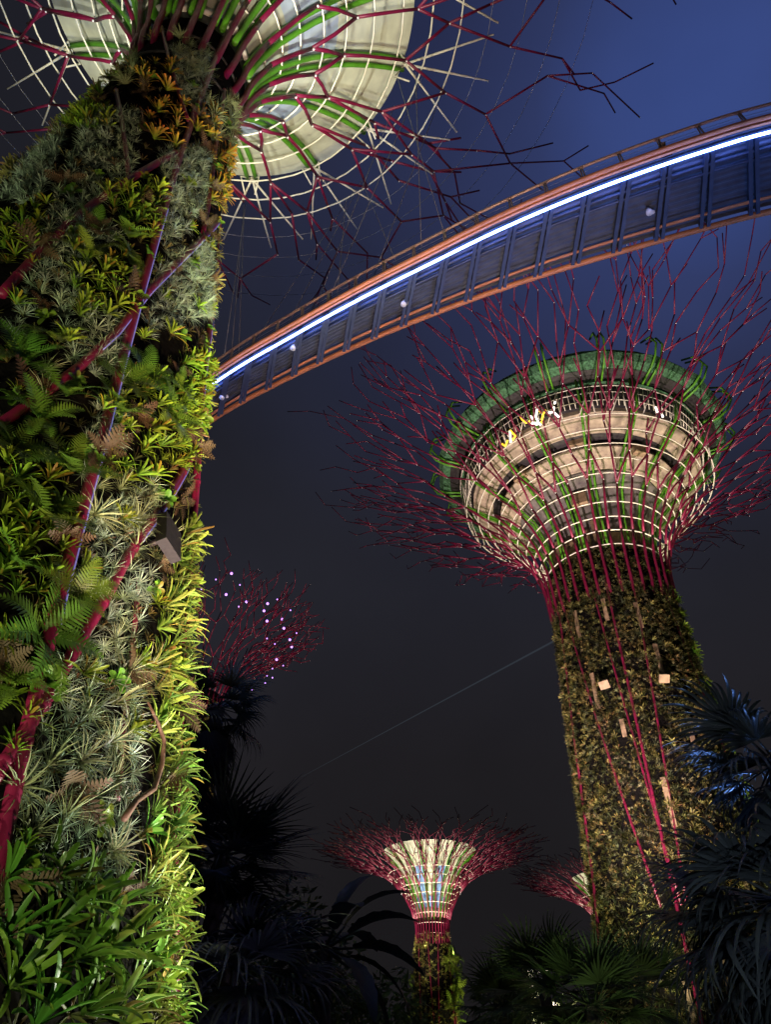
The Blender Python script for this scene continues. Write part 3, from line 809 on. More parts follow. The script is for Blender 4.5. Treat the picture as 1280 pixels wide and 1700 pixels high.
for (u, v) in ((1010, 1142), (1100, 1131)):
    d = ray(u, v); az = math.atan2(d[0], d[1]); p = at_d(u, v, 41.0)
    a = math.atan2(p[1] - A2[1], p[0] - A2[0]); r = r2(p[2]) + .4
    c = (A2[0] + r * math.cos(a), A2[1] + r * math.sin(a), p[2])
    o = empty('lamp_box', c, 'pale flat lamp box on the right planted trunk, ' + ('the lower left of two' if u < 1050 else 'the upper right of two'), 'lamp box')
    b = MB(); b.box(c, (-math.sin(a), math.cos(a), 0), (math.cos(a) * .8, math.sin(a) * .8, -.6), (math.cos(a) * .6, math.sin(a) * .6, .8), .30, .05, .24); part(b, 'casing', M['tan'], o, False)
    b = MB(); b.tube([c, (A2[0] + (r - .5) * math.cos(a), A2[1] + (r - .5) * math.sin(a), p[2] - .2)], .05, 5); part(b, 'bracket', M['darksteel'], o)
# neon strokes hung on the balustrade
def cyl_hit(u, v, r):
    d = ray(u, v); o = np.array([0, 0, EYE]); t = 30.
    while t < 90:
        p = o + d * t
        if math.hypot(p[0] - A2[0], p[1] - A2[1]) < r: return p
        t += .02
    return None
NE = [('neony', [[(834, 737), (839, 741), (843, 731)]]), ('neony', [[(848, 715), (856, 724), (851, 731)], [(847, 715), (848, 715)]]), ('neonw', [[(847, 716), (848, 734)]]),
      ('neony', [[(864, 691), (867, 696), (874, 702), (880, 699)]]), ('neonw', [[(881, 691), (886, 696)], [(883, 703), (893, 702)], [(884, 700), (892, 705)], [(892, 680), (890, 692), (895, 703), (898, 705)]]),
      ('neony', [[(896, 682), (902, 688), (906, 681)], [(902, 688), (900, 697)], [(899, 700), (899, 703)]]), ('neonw', [[(920, 676), (919, 684), (911, 685)], [(919, 684), (928, 692)], [(921, 670), (922, 667)]]), ('neonw', [[(1089, 676), (1092, 684)], [(1100, 689), (1101, 692)]])]
sign = empty('neon_sign', (A2[0], A2[1], 0), 'white and yellow neon forked strokes on the round terrace balustrade', 'neon sign')
for mname, strokes in NE:
    b = MB()
    for st in strokes:
        P = [cyl_hit(u, v, 9.95) for u, v in st]; P = [p for p in P if p is not None]
        if len(P) > 1: b.tube(P, .075, 6)
    if len(b.v): part(b, 'neon_stroke', M[mname], sign)
# lamps at the neck that light the terrace from below
for i in range(12):
    a = FC2 + R(30) * i + R(15)
    spot('terrace_uplight', (A2[0] + 4.9 * math.cos(a), A2[1] + 4.9 * math.sin(a), 28.0), (A2[0] + 6.6 * math.cos(a), A2[1] + 6.6 * math.sin(a), 36.4), 1150, (1.0, .86, .60), 56, 1.0, .1)
# planting on this trunk
rr = random.Random(91)
QM = [mesh_of(bromeliad_mesh(800 + i, 12, .50, .075, (1.3, 1.0, .6), (.3, 1.35), (.2, .7), (.9, .95, .8), 4, .08), 'clump_plant', M['mix']) for i in range(6)]
WORDS = ('olive brown rosette plant ', 'yellowish tufted plant ', 'dull green tufted plant ')
def w2(dz):
    return 'just under the branches of the right trunk' if dz > 24 else 'on the upper planted trunk at right' if dz > 17 else 'on the middle of the right planted trunk' if dz > 9 else 'low on the right planted trunk behind the dark palms'
def place2(n, lo, hi, dz0, dz1, s0, s1):
    out = []
    for i in range(n):
        a = FC2 + R(rr.uniform(lo, hi)); z = rr.uniform(dz0, dz1); r = r2(z)
        out.append(((A2[0] + r * math.cos(a), A2[1] + r * math.sin(a), z), frame_on(A2, a, z, 0, .5, .4, rr), rr.uniform(s0, s1), z))
    return out
copies(QM, 'clump_plant', place2(260, -85, 85, 6, 30.2, .5, 1.05), 'rosette plants on the right trunk', lambda z: 'olive rosette plant ' + w2(z), 'plant')
pl = []
for (p, q, s, z) in place2(13000, -95, 95, .3, 30.6, .26, .70) + place2(1500, 95, 265, .3, 30.6, .5, .9):
    w = math.atan2(p[1] - A2[1], p[0] - A2[0])
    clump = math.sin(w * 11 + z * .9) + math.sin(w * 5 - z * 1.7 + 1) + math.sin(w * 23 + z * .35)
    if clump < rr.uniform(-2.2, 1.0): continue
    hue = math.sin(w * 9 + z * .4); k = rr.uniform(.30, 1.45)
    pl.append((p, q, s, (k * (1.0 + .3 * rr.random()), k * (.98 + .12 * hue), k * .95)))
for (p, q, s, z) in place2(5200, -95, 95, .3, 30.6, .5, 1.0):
    k = rr.uniform(.06, .30); pl.append((p, q, s, (k, k * 1.1, k * .8)))  # extra leaf layer tinted dark, depth shading put into its colour
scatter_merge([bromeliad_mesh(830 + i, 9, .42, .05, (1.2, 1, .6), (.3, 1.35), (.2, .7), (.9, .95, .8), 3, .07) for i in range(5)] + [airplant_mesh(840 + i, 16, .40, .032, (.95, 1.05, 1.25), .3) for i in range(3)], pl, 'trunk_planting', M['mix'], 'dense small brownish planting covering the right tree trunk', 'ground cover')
pl = []
for i in range(70):
    z = rr.uniform(8, 29.5); a = FC2 + R(rr.uniform(68, 100)); r = r2(z) + .1
    pl.append(((A2[0] + r * math.cos(a), A2[1] + r * math.sin(a), z), frame_on(A2, a, z, 0, .4, .4, rr), rr.uniform(.6, 1.2), z))
VM = [mesh_of(bromeliad_mesh(860 + i, 18, .55, .10, (1.2, 1.1, .8), (.5, 1.5), (.2, .9), (.9, 1, .8), 3, .05), 'climber_plant', M['climber']) for i in range(4)]
copies(VM, 'climber_plant', pl, 'climbers on the right edge of the right trunk', lambda z: 'bright green climber ' + ('high on' if z > 20 else 'halfway up' if z > 13 else 'low on') + ' the right edge of the right trunk', 'climber')
# floodlights of the right tree
for (x, y, tx, w, c) in ((9.0, 33.5, 13.5, 10500, (1.0, .92, .66)), (22.5, 36.0, 17.5, 10500, (1.0, .93, .62)), (27.0, 45.0, 19.0, 10500, (1.0, .93, .58)), (8.0, 45.0, 12.5, 4000, (1.0, .84, .5))):
    spot('floodlight', (x, y, .4), (tx, 40.5 if y < 40 else 43, 20), w * 1.15, c, 70, .9, .2)

# =================================================================== 3. the smaller trees far off
def far_tree(az, D, k, label, seed, N=34, basket=True, base_rad=1.0, hoops=True, up=0., lift=.28):
    A = D * np.array([math.sin(R(az)), math.cos(R(az))]); fc = math.atan2(-A[1], -A[0])
    zn, Rr, rn = k
    o = empty('supertree', (A[0], A[1], 0), label, 'steel tree tower')
    tp = [(rn * 1.45, 0), (rn * 1.22, zn * .5), (rn * 1.12, zn * .85), (rn, zn - .8), (rn * .9, zn + .5)]
    b = MB(); b.lathe(tp, A, 32); part(b, 'trunk', M['trunk'], o)
    q = (Rr - rn) / 10.45
    pf = [(rn * .9, zn - 2.4), (rn * 1.08, zn - 1.5), (rn * 1.02, zn), (rn + .42 * q, zn + 1.5 * q), (rn + 1.3 * q, zn + 3.2 * q), (rn + 3.0 * q, zn + 5.0 * q), (rn + 5.4 * q, zn + 6.2 * q), (rn + 8.0 * q, zn + 7.1 * q + up * .5), (rn + 10.2 * q, zn + 7.5 * q + up)]
    sf = Surf(A, pf); L = sf.L
    nodes = canopy_branches(o, sf, N, [L * x for x in (.20, .40, .50, .62, .71, .81, .89)], .085 * base_rad, .035 * base_rad, 5, seed, .05, 0, lift, stud=True, drop=.15, twig=1.2)
    if hoops:
        for x in (.11, .17, .23, .29, .35, .41, .47, .53): hoop(o, sf, L * x, .12, .045 * base_rad, 40, .05, ns=4)
    if basket:
        gp = [(rn * .8, zn - .3), (rn * .85, zn + 1.2 * q), (rn * 1.05, zn + 2.6 * q), (rn + .9 * q, zn + 4.6 * q), (rn + 2.1 * q, zn + 6.4 * q), (rn + 3.6 * q, zn + 7.6 * q)]
        sg = Surf(A, gp)
        for i in range(15):
            a = fc + R(24) * i - R(12)
            b = MB()
            for s0, s1, mi in ((.0, .22, 2), (.22, .34, 1), (.34, .68, 1 if i in (1, 14) else 0), (.68, 1, 0)):
                b.lathe([tuple(float(x) for x in sg.rz(sg.L * (s0 + (s1 - s0) * j / 4))) for j in range(5)], A, 4, a + .03, a + R(24) - .03, mi)
            part(b, 'canopy_panel', [M['membrane'], M['bluepanel'], M['concdark']], o)
            b = MB()
            for sgn in (-1, 1): b.tube([sg.pt(a + sgn * .05, sg.L * j / 10, -.08) for j in range(11)], .06, 5)
            part(b, 'canopy_rib', M['green'], o)
        b = MB(); b.lathe([(rn * .75, zn - .8), (rn * .75, zn + 1)], A, 24); part(b, 'neck_drum', M['darksteel'], o)
        for i in range(8):
            a = fc + R(45) * i + R(22)
            spot('canopy_uplight', (A[0] + (rn + .5) * math.cos(a), A[1] + (rn + .5) * math.sin(a), zn - 2.6), (A[0] + (rn + 2.4) * math.cos(a), A[1] + (rn + 2.4) * math.sin(a), zn + 5.5), 2300 * q * q, (1.0, .93, .68), 66, .9, .1)
    trunk_ribs(o, A, tp, [fc + R(18 + 36 * i) for i in range(10)], 0, zn - .5, .05, seed, .5, off=.0, ns=6)
    return o, A, sf, fc, tp, nodes, L
t3 = far_tree(3.3, 88, (16.6, 12.2, 1.72), 'small distant steel tree tower alone at bottom centre, its goblet lit white', 33)
t4 = far_tree(16.3, 104, (16.6, 12.2, 1.72), 'small distant steel tree tower half hidden behind the right planted trunk', 37)
t5 = far_tree(-15.7, 62, (29.6, 10.4, 2.0), 'dark steel tree tower with purple lamps half hidden behind the left trunk', 41, 26, False, .9, False, 1.2, .8)
# planting on the distant trunks
for (o, A, sf, fc, tp, nodes, L), nm_ in ((t3, 'bottom centre'), (t4, 'right background'), (t5, 'left background')):
    rr = random.Random(hash(nm_) % 7 if False else len(nm_)); pl = []
    zt = tp[3][1] - .3
    for i in range(1700):
        a = rr.uniform(0, 2 * math.pi); z = rr.uniform(.2, zt + .5); r = interp(tp, z, 1, 0)
        k = rr.uniform(.4, 1.2); pl.append(((A[0] + r * math.cos(a), A[1] + r * math.sin(a), z), frame_on(A, a, z, 0, .5, .4, rr), rr.uniform(.5, 1.1), (k * 1.05, k * 1.1, k * .8)))
    scatter_merge([bromeliad_mesh(900 + i, 8, .42, .06, (1.2, 1, .6), (.3, 1.35), (.2, .7), (.9, .95, .8), 3, .2) for i in range(4)], pl, 'trunk_planting', M['mix'], 'small brownish planting covering the trunk of the steel tree at ' + nm_, 'ground cover')
(o, A, sf, fc, tp, nodes, L) = t3
rr = random.Random(5); pl = []
for i in range(34):
    right = rr.random() < .72; z = rr.uniform(3, 14.2 if right else 12.5); a = fc + R(rr.uniform(45, 105) if right else rr.uniform(-100, -70)); r = interp(tp, z, 1, 0) + .1
    pl.append(((A[0] + r * math.cos(a), A[1] + r * math.sin(a), z), frame_on(A, a, z, 0, .2, .5, rr), rr.uniform(1.4, 2.6) * (1 if right else .6), right))
FM2 = [mesh_of(fern_mesh(330 + i, 7, .62, 8), 'trailing_fern', M['climber']) for i in range(3)]
copies(FM2, 'trailing_fern', pl, 'trailing ferns on the distant centre trunk', lambda q: 'yellow green trailing fern on the ' + ('right' if q else 'left') + ' edge of the distant centre trunk', 'fern')
spot('floodlight', (A[0] + 5.5, A[1] - 4, .3), (A[0] + 1.2, A[1] - .6, 11), 8000, (1.0, .92, .45), 70, .8, .15)
spot('floodlight', (A[0] - 6, A[1] - 2.5, .3), (A[0] - 1.2, A[1] - .6, 10), 3000, (1.0, .88, .55), 70, .8, .15)
spot('floodlight', (A[0] - 4, A[1] - 14, .3), (A[0], A[1] - 1, 25), 34000, (1.0, .82, .72), 46, .9, .15)
spot('floodlight', (t4[1][0] - 5, t4[1][1] - 14, .3), (t4[1][0], t4[1][1] - 1, 25), 30000, (1.0, .84, .66), 46, .9, .15)
# purple lamps in the dark canopy
(o, A, sf, fc, tp, nodes, L) = t5
PL = [(358, 962), (334, 978), (384, 952), (398, 971), (375, 987), (409, 999), (444, 1002), (438, 1014), (443, 1031), (460, 995), (468, 1028), (471, 1043), (482, 1013), (492, 1051), (481, 1062), (484, 1074), (443, 1060), (456, 1069), (459, 1095), (470, 1105), (452, 1110), (443, 1122), (452, 1125), (440, 1134), (413, 1139), (418, 1146), (385, 1151), (404, 1148), (396, 1007)]
BIG = {(409, 999), (444, 1002), (438, 1014), (443, 1031), (468, 1028), (471, 1043), (481, 1062), (484, 1074), (459, 1095), (375, 987), (384, 952)}
def surf_hit(u, v, sf):
    """the far or near canopy sheet met by a line of sight"""
    d = ray(u, v); o_ = np.array([0, 0, EYE]); best = None; prev = None
    for t in np.arange(40, 110, .1):
        p = o_ + d * t; r = math.hypot(p[0] - sf.ax[0], p[1] - sf.ax[1])
        if r > sf.p[-1, 0] * 1.05: prev = None; continue
        zz = float(np.interp(r, sf.p[:, 0], sf.p[:, 1])); s_ = p[2] > zz
        if prev is not None and s_ != prev: return p
        prev = s_
    return None
for i, uv in enumerate(PL):
    p = surf_hit(uv[0], uv[1], sf)
    if p is None: p = at_d(uv[0], uv[1], 60.)
    bb = MB(); bb.ball(p, .12 if uv in BIG else .065, 0, 8, 6); part(bb, 'lamp', M['purplelamp'], o)
spot('floodlight', (A[0] + 9, A[1] - 12, .5), (A[0] + 4, A[1], 35), 42000, (1.0, .66, .58), 45, .8, .2)
# ground floods that graze the undersides of the outer branches
spot('floodlight', (6.5, 29.0, .4), (13.5, 40.5, 37.0), 62000, (1.0, .72, .74), 72, .8, .3)
spot('floodlight', (-.6, 6.5, .4), (-3.0, 9.5, 35.0), 3000, (1.0, .62, .74), 70, .9, .3)

# =================================================================== 4. aerial walkway
S = [(-16.5, 24.6), (-11.2, 20.9)] + [tuple(at_z(u, v, 22.0)[:2]) for u, v in ((361, 632), (480, 561), (600, 495), (714, 438), (820, 386), (935, 336), (1050, 292), (1165, 253), (1280, 219))] + [(13.6, 7.5), (17.5, 7.3)]
Fp = [(-15.7, 26.0), (-10.8, 22.4)] + [tuple(at_z(u, v, 22.05)[:2]) for u, v in ((351, 698), (470, 632), (585, 577), (694, 531), (800, 491), (912, 453), (1030, 418), (1152, 384), (1280, 351))] + [(14.4, 9.8), (17.9, 9.6)]
def smooth(P, n=5):
    P = np.array(P, float); out = []
    for i in range(len(P) - 1):
        p0 = P[max(i - 1, 0)]; p1 = P[i]; p2 = P[i + 1]; p3 = P[min(i + 2, len(P) - 1)]
        for q in range(n):
            t = q / n
            out.append(.5 * ((2 * p1) + (-p0 + p2) * t + (2 * p0 - 5 * p1 + 4 * p2 - p3) * t * t + (-p0 + 3 * p1 - 3 * p2 + p3) * t ** 3))
    out.append(P[-1]); return np.array(out)
s_ = smooth(S, 6); f_ = smooth(Fp, 6)
dd_ = np.concatenate([[0], np.cumsum(np.linalg.norm(np.diff(s_, axis=0), axis=1))])
def edge_at(d, w=0., z=22.):
    """point d metres along the walkway; w = 0 near edge, 1 far edge"""
    a = np.array([np.interp(d, dd_, s_[:, 0]), np.interp(d, dd_, s_[:, 1])]); c = np.array([np.interp(d, dd_, f_[:, 0]), np.interp(d, dd_, f_[:, 1])])
    return np.array([*(a + (c - a) * w), z])
LW = dd_[-1]; DS = np.linspace(0, LW, 90)
sky = empty('aerial_walkway', tuple(edge_at(LW * .5, .5, 21.9)), 'curved hanging footbridge with a bright blue white light strip along its edge', 'footbridge')
b = MB(); b.tube([edge_at(d, 0, 22.0) for d in DS], .042, 8); part(b, 'light_strip', M['ledstrip'], sky)
b = MB(); b.tube([edge_at(d, -.05, 22.55) for d in DS], .105, 10)
b.tube([edge_at(d, -.03, 22.40) for d in DS], .045, 6); part(b, 'edge_beam', M['salmon'], sky)
b = MB(); b.tube([edge_at(d, 1.0, 22.05) for d in DS], .095, 10); part(b, 'edge_beam', M['salmon'], sky)
b = MB(); b.tube([edge_at(d, .80, 22.02) for d in DS], .05, 6); part(b, 'inner_rail', M['salmon'], sky)
b = MB()       # folded deck: corrugations run along the walk
ws = np.linspace(.02, .98, 49)
vs = []; fs = []
for i, d in enumerate(DS):
    for j, w in enumerate(ws): vs.append(tuple(edge_at(d, w, 22.30 + (.045 if (j // 2) % 2 else 0))))
for i in range(len(DS) - 1):
    for j in range(len(ws) - 1):
        k = i * len(ws) + j; fs.append((k, k + 1, k + 1 + len(ws), k + len(ws)))
b.add(vs, fs)
vs = [tuple(edge_at(d, w, 22.46)) for d in DS for w in (.02, .98)]
b.add(vs, [(2 * i, 2 * i + 2, 2 * i + 3, 2 * i + 1) for i in range(len(DS) - 1)])
part(b, 'deck', M['deck'], sky, False)
for w in (.20, .30):
    b = MB(); b.tube([edge_at(d, w, 22.12) for d in DS], .055, 4); part(b, 'stringer', M['beam'], sky)
nb = int(LW / 1.12)
for i in range(1, nb):
    d = i * 1.12; b = MB()
    for off in (-.085, .085):
        p0, p1 = edge_at(d + off, .02, 22.14), edge_at(d + off, .97, 22.08)
        t = (p1 - p0); L_ = np.linalg.norm(t); t /= L_; sd = np.cross(t, [0, 0, 1])
        b.box((p0 + p1) / 2, t, sd, np.cross(sd, t), L_ / 2, .028, .11)
        b.box((p0 + p1) / 2 - np.cross(sd, t) * .113, t, sd, np.cross(sd, t), L_ / 2, .055, .012)
    part(b, 'cross_beam', M['beam'], sky, False)
    for w, z0 in ((-.04, 22.5), (1.0, 22.1)):
        b = MB()
        for off in (-.05, .05): b.tube([edge_at(d + off, w, z0), edge_at(d + off * .5, w, 23.34)], .026, 5)
        b.tube([edge_at(d - .09, w, 23.31), edge_at(d + .09, w, 23.31)], .04, 6)
        part(b, 'railing_post', M['rail'], sky)
for w in (-.04, 1.0):
    b = MB(); b.tube([edge_at(d, w, 23.36) for d in DS], .048, 7); part(b, 'handrail', M['rail'], sky)
    b = MB()
    for z in (22.75, 22.9, 23.05): b.tube([edge_at(d, w, z) for d in DS], .007, 3)
    part(b, 'railing_wire', M['cable'], sky)
for uv in ((671, 502), (1078, 350), (370, 657), (488, 575)):
    p = at_z(uv[0], uv[1], 22.1); b = MB()
    b.tube([p + [0, 0, .18], p + [0, 0, 0], p - [.03, .02, .16]], [.05, .085, .10], 8); b.ball(p + [.13, .05, .02], .07, 0, 7, 5)
    part(b, 'deck_lamp', M['lampwhite'], sky)
# cables from the near tree down to the walkway
CB = [((700, 130), (545, 500)), ((655, 175), (520, 520)), ((600, 300), (475, 545)), ((585, 320), (412, 585)), ((600, 300), (660, 440)), ((575, 330), (560, 490)), ((690, 120), (700, 420)), ((735, 150), (620, 460)), ((405, 340), (383, 600)), ((405, 345), (396, 590)), ((408, 340), (372, 590)), ((660, 130), (740, 395))]
for i, (a, c) in enumerate(CB):
    p0 = at_z(a[0], a[1], 34.0); p1 = at_z(c[0], c[1], 22.9)
    b = MB(); b.tube([p0, p1], .013, 4)
    o = b.build('suspension_cable', M['cable'], None, True, loc=tuple(p1))
    tag(o, 'thin steel cable hanging from the near canopy to the footbridge railing', 'cable', 'cables between canopy and footbridge')
spot('floodlight', (.5, 4.0, .3), (-2.0, 13.5, 22), 10000, (1.0, .66, .42), 62, .9, .2)
spot('floodlight', (6.5, 16.0, .3), (5.0, 11.0, 22), 6500, (.16, .35, 1.0), 100, .8, .2)  # added blue spot, helps the light strip colour the walkway underside
spot('floodlight', (9.0, 2.0, .3), (8.0, 9.5, 22), 1500, (1.0, .70, .75), 75, .9, .2)

# =================================================================== 5. palms and shrubs
def fan_frond(seed, L=1.0, pet=.8, nb_=26, droop=1.0, wid=.05, span=200, col=(1, 1, 1), dead=False):
    """fan leaf along +X : stalk then pleated blades whose tips hang"""
    rr = random.Random(seed); mb = MB()
    pts = [(pet * q / 4, 0, -.06 * (q / 4) ** 2) for q in range(5)]; mb.tube(pts, [.022, .02, .017, .014, .012], 5)
    o = np.array(pts[-1])
    for i in range(nb_):
        a = R(-span / 2 + span * (i + .5) / nb_) + rr.uniform(-.03, .03)
        d = np.array([math.cos(a), math.sin(a), .10 * math.cos(3 * a)]); d /= np.linalg.norm(d)
        LL = L * (1 - .35 * (abs(a) / R(span / 2)) ** 2) * rr.uniform(.85, 1.1)
        side = np.array([-math.sin(a), math.cos(a), 0]); p = o.copy(); vs = []; cs = []
        seg = 7; k = rr.uniform(.6, 1.35); dr = droop * rr.uniform(.6, 1.5); kink = rr.uniform(.45, .75)
        for j in range(seg + 1):
            t = j / seg; w = wid * (min(1, .35 + 2.2 * t)) * (1 - max(0, t - .35) / .65) ** .8 + .003
            tw = (rr.uniform(-.4, .4)) * t
            sv = side * math.cos(tw) + np.array([0, 0, 1]) * math.sin(tw)
            vs += [tuple(p - sv * w * .5 - [0, 0, w * .25]), tuple(p), tuple(p + sv * w * .5 - [0, 0, w * .25])]
            c = tuple(x * k * (.85 + .3 * t) for x in col); cs += [c, c, c]
            dd = d + np.array([0, 0, -1.0]) * dr * max(0, t - kink * .6) ** 1.3 * 2.2
            dd /= np.linalg.norm(dd); p = p + dd * LL / seg
        mb.add(vs, [f for j in range(seg) for f in ((3 * j, 3 * j + 1, 3 * j + 4, 3 * j + 3), (3 * j + 1, 3 * j + 2, 3 * j + 5, 3 * j + 4))], 0, cs)
    return mb
def palm(pos, label, seed, nf=26, L=1.0, pet=.8, m='palm', droop=1.0, el=(-55, 70), nb_=26, wid=.05, span=200, group=None, trunk_r=.16, skirt=0, cat='palm'):
    """fan palm with its crown at pos and its foot on the ground"""
    rr = random.Random(seed); pos = np.asarray(pos, float)
    o = empty('fan_palm', (pos[0], pos[1], 0), label, cat, group)
    b = MB(); k = 14; b.tube([(pos[0] + .06 * math.sin(q * .7 + seed), pos[1] + .06 * math.cos(q * .9), pos[2] * q / (k - 1)) for q in range(k)], [trunk_r * (1.25 - .35 * q / (k - 1)) * (1 + .06 * (q % 2)) for q in range(k)], 10)
    part(b, 'trunk', M['bark'], o)
    me = [mesh_of(fan_frond(seed * 10 + i, L, pet, nb_, droop, wid, span), 'frond', M[m]) for i in range(4)]
    ds = [mesh_of(fan_frond(seed * 10 + 7 + i, L * 1.1, pet * .8, nb_, .3, wid * .8, 110), 'frond', M['palmdead']) for i in range(2)] if skirt else []
    for i in range(nf + skirt):
        dead = i >= nf
        az = i * 2.39996 + rr.uniform(-.25, .25)
        e = R(el[0] + (el[1] - el[0]) * ((i + .5) / nf) ** .9) if not dead else R(rr.uniform(-86, -66))
        f = bpy.data.objects.new('frond', (ds if dead else me)[i % len(ds if dead else me)]); COL.objects.link(f)
        f.parent = o
        zz = pos[2] - (rr.uniform(0, L * .9) if dead else 0)
        f.location = (.1 * math.cos(az), .1 * math.sin(az), zz)
        f.rotation_euler = (rr.uniform(-.25, .25), -e, az); s = rr.uniform(.8, 1.15); f.scale = (s, s, s)
    return o
palm(at_d(1315, 1495, 8.0), 'dark fan palm with blue lit drooping leaf tips at the lower right corner', 3, 40, 1.0, .55, 'palm', 2.0, (-78, 40), 22, .055, 180)
palm(at_d(1295, 1270, 11.0), 'taller dark fan palm rising behind the lower right one, cut by the right edge', 4, 28, .95, .6, 'palm', 1.8, (-70, 55), 24, .05, 190)
palm(at_d(358, 1175, 17.0), 'tall dark fan palm with a long hanging skirt of dry leaves beside the left trunk', 5, 22, 1.0, .6, 'palm', 1.3, (-40, 50), 24, .05, 180, skirt=26)
palm(at_d(365, 1420, 15.0), 'dark silhouetted fan palm with stiff spiky leaves under the skirted palm', 6, 26, 1.25, .6, 'palm', .25, (-50, 60), 30, .05, 220)
palm(at_d(385, 1605, 13.0), 'fan palm with violet lit hanging leaves at the foot of the left trunk', 8, 26, 1.35, .7, 'palm', 1.5, (-70, 45), 24, .065, 180)
for i, (u, v, D, s, lb) in enumerate(((905, 1640, 23, 1.1, 'green fan palm lit from below, leftmost of the row under the right trunk'), (985, 1670, 21, 1.05, 'dim green fan palm between the lit one and the right trunk'), (1060, 1650, 24, 1.1, 'dim fan palm just below the right planted trunk'), (835, 1670, 30, 1.2, 'very dark fan palm right of the distant centre trunk'))):
    palm(at_d(u, v, D), lb, 20 + i, 26, s, .8, 'palmgreen', .6, (-45, 75), 24, .06, 210, 'fan palms under the right tree')
# broad paddle leaves (travellers palm) in silhouette
def paddle(seed, L=1.6, W=.45, pet=1.0):
    rr = random.Random(seed); mb = MB()
    mb.tube([(pet * q / 4, 0, -.03 * q) for q in range(5)], [.04, .035, .03, .025, .02], 5)
    vs = []; seg = 14; p = np.array([pet, 0, -.12]); a = -.05
    for j in range(seg + 1):
        t = j / seg; w = W * math.sin(math.pi * (.06 + .94 * t)) ** .6 * (1 + .10 * math.sin(j * 2.3 + seed)) + .01
        vs += [tuple(p + [0, -w * .5, .16 * w]), tuple(p + [0, -w * .25, .02]), tuple(p), tuple(p + [0, w * .25, .02]), tuple(p + [0, w * .5, .16 * w])]
        a -= .075; p = p + np.array([math.cos(a), 0, math.sin(a)]) * L / seg
    mb.add(vs, [(5 * j + k, 5 * j + k + 1, 5 * j + k + 6, 5 * j + k + 5) for j in range(seg) for k in range(4)])
    return mb
pos = at_d(540, 1575, 15.5); o = empty('banana_plant', (pos[0], pos[1], 0), 'black silhouetted plant with broad paddle leaves left of the distant centre tree', 'plant')
b = MB(); b.tube([(pos[0], pos[1], 0), (pos[0], pos[1], pos[2])], [.2, .14], 9); part(b, 'trunk', M['bark'], o)
PM = [mesh_of(paddle(i, 1.5, .42, .5), 'leaf', M['palm']) for i in range(4)]
for i, (az, e) in enumerate(((8, 60), (-14, 38), (6, 14), (-10, -4), (0, -22), (150, 50), (190, 20), (100, 35), (-70, 40), (-120, 25), (60, 35), (-50, -10), (200, -10), (25, 78))):
    f = bpy.data.objects.new('leaf', PM[i % 4]); COL.objects.link(f); f.parent = o; f.location = (0, 0, pos[2]); f.rotation_euler = (rng.uniform(-.5, .5), -R(e), R(az))
# shrubs along the bottom
def shrub(pos, label, seed, rad, hgt, n=900, m='palmgreen', name='shrub', cat='shrub', group=None):
    rr = random.Random(seed); pos = np.asarray(pos, float)
    o = empty(name, (pos[0], pos[1], 0), label, cat, group)
    b = MB(); lobes = [(rr.uniform(-.55, .55) * rad, rr.uniform(-.55, .55) * rad, rr.uniform(.35, .85) * hgt, rr.uniform(.35, .6) * rad) for _ in range(9)]
    for i in range(n):
        lx, ly, lz, lr = lobes[i % 9]; d = np.array([rr.gauss(0, 1), rr.gauss(0, 1), rr.gauss(0, 1)]); d /= np.linalg.norm(d)
        c = np.array([pos[0] + lx, pos[1] + ly, lz]) + d * lr * rr.uniform(.55, 1.08)
        if c[2] < .15: continue
        u = np.array([rr.gauss(0, 1), rr.gauss(0, 1), rr.gauss(0, .6)]); u /= np.linalg.norm(u); w = np.cross(u, d); w /= np.linalg.norm(w) + 1e-9
        s = rr.uniform(.10, .22) * (.6 + rad * .25); k = rr.uniform(.5, 1.3)
        b.add([tuple(c - u * s), tuple(c + w * s * .3), tuple(c + u * s), tuple(c - w * s * .3)], [(0, 1, 2, 3)], 0, (k, k, k))
    part(b, 'crown', M[m], o, False)
    b = MB()
    for lx, ly, lz, lr in lobes: b.tube([(pos[0], pos[1], 0), (pos[0] + lx * .4, pos[1] + ly * .4, lz * .5), (pos[0] + lx, pos[1] + ly, lz)], [.07, .05, .02], 5)
    part(b, 'trunk', M['bark'], o)
for i, (u, v, D, rad, lb) in enumerate(((600, 1610, 34, 2.6, 'dark leafy tree just left of the distant centre trunk'), (520, 1640, 30, 2.4, 'dark leafy tree below the broad paddle leaves'), (800, 1640, 44, 3.0, 'dark leafy tree right of the distant centre trunk'), (660, 1660, 40, 2.2, 'low dark tree touching the distant centre trunk'), (470, 1500, 26, 3.0, 'black leafy tree behind the broad paddle leaves'), (880, 1690, 30, 2.0, 'low dark shrub under the lit green fan palm'))):
    p = at_d(u, v, D); shrub(p, lb, 50 + i, rad, p[2] + rad * .35, 1500)
# garden lamps among the palms
point('garden_lamp', (at_d(920, 1690, 22.0) - [0, 0, 1.6]), 8, (1.0, .90, .50), .1)
point('garden_lamp', (at_d(1130, 1690, 26.0) - [0, 0, 1.2]), 40, (1.0, .86, .40), .1)
spot('palm_fill', (.8, .4, .9), (3.9, 7.3, 3.6), 460, (.74, .80, 1.0), 46, .8, .1)  # added bluish fill, stands in for the walkway's light on the right palms
spot('palm_fill', (1.2, 6.0, .5), (-2.6, 12.7, 3.6), 190, (.55, .48, 1.0), 20, .8, .1)  # violet fill spot for the palm beside the left trunk

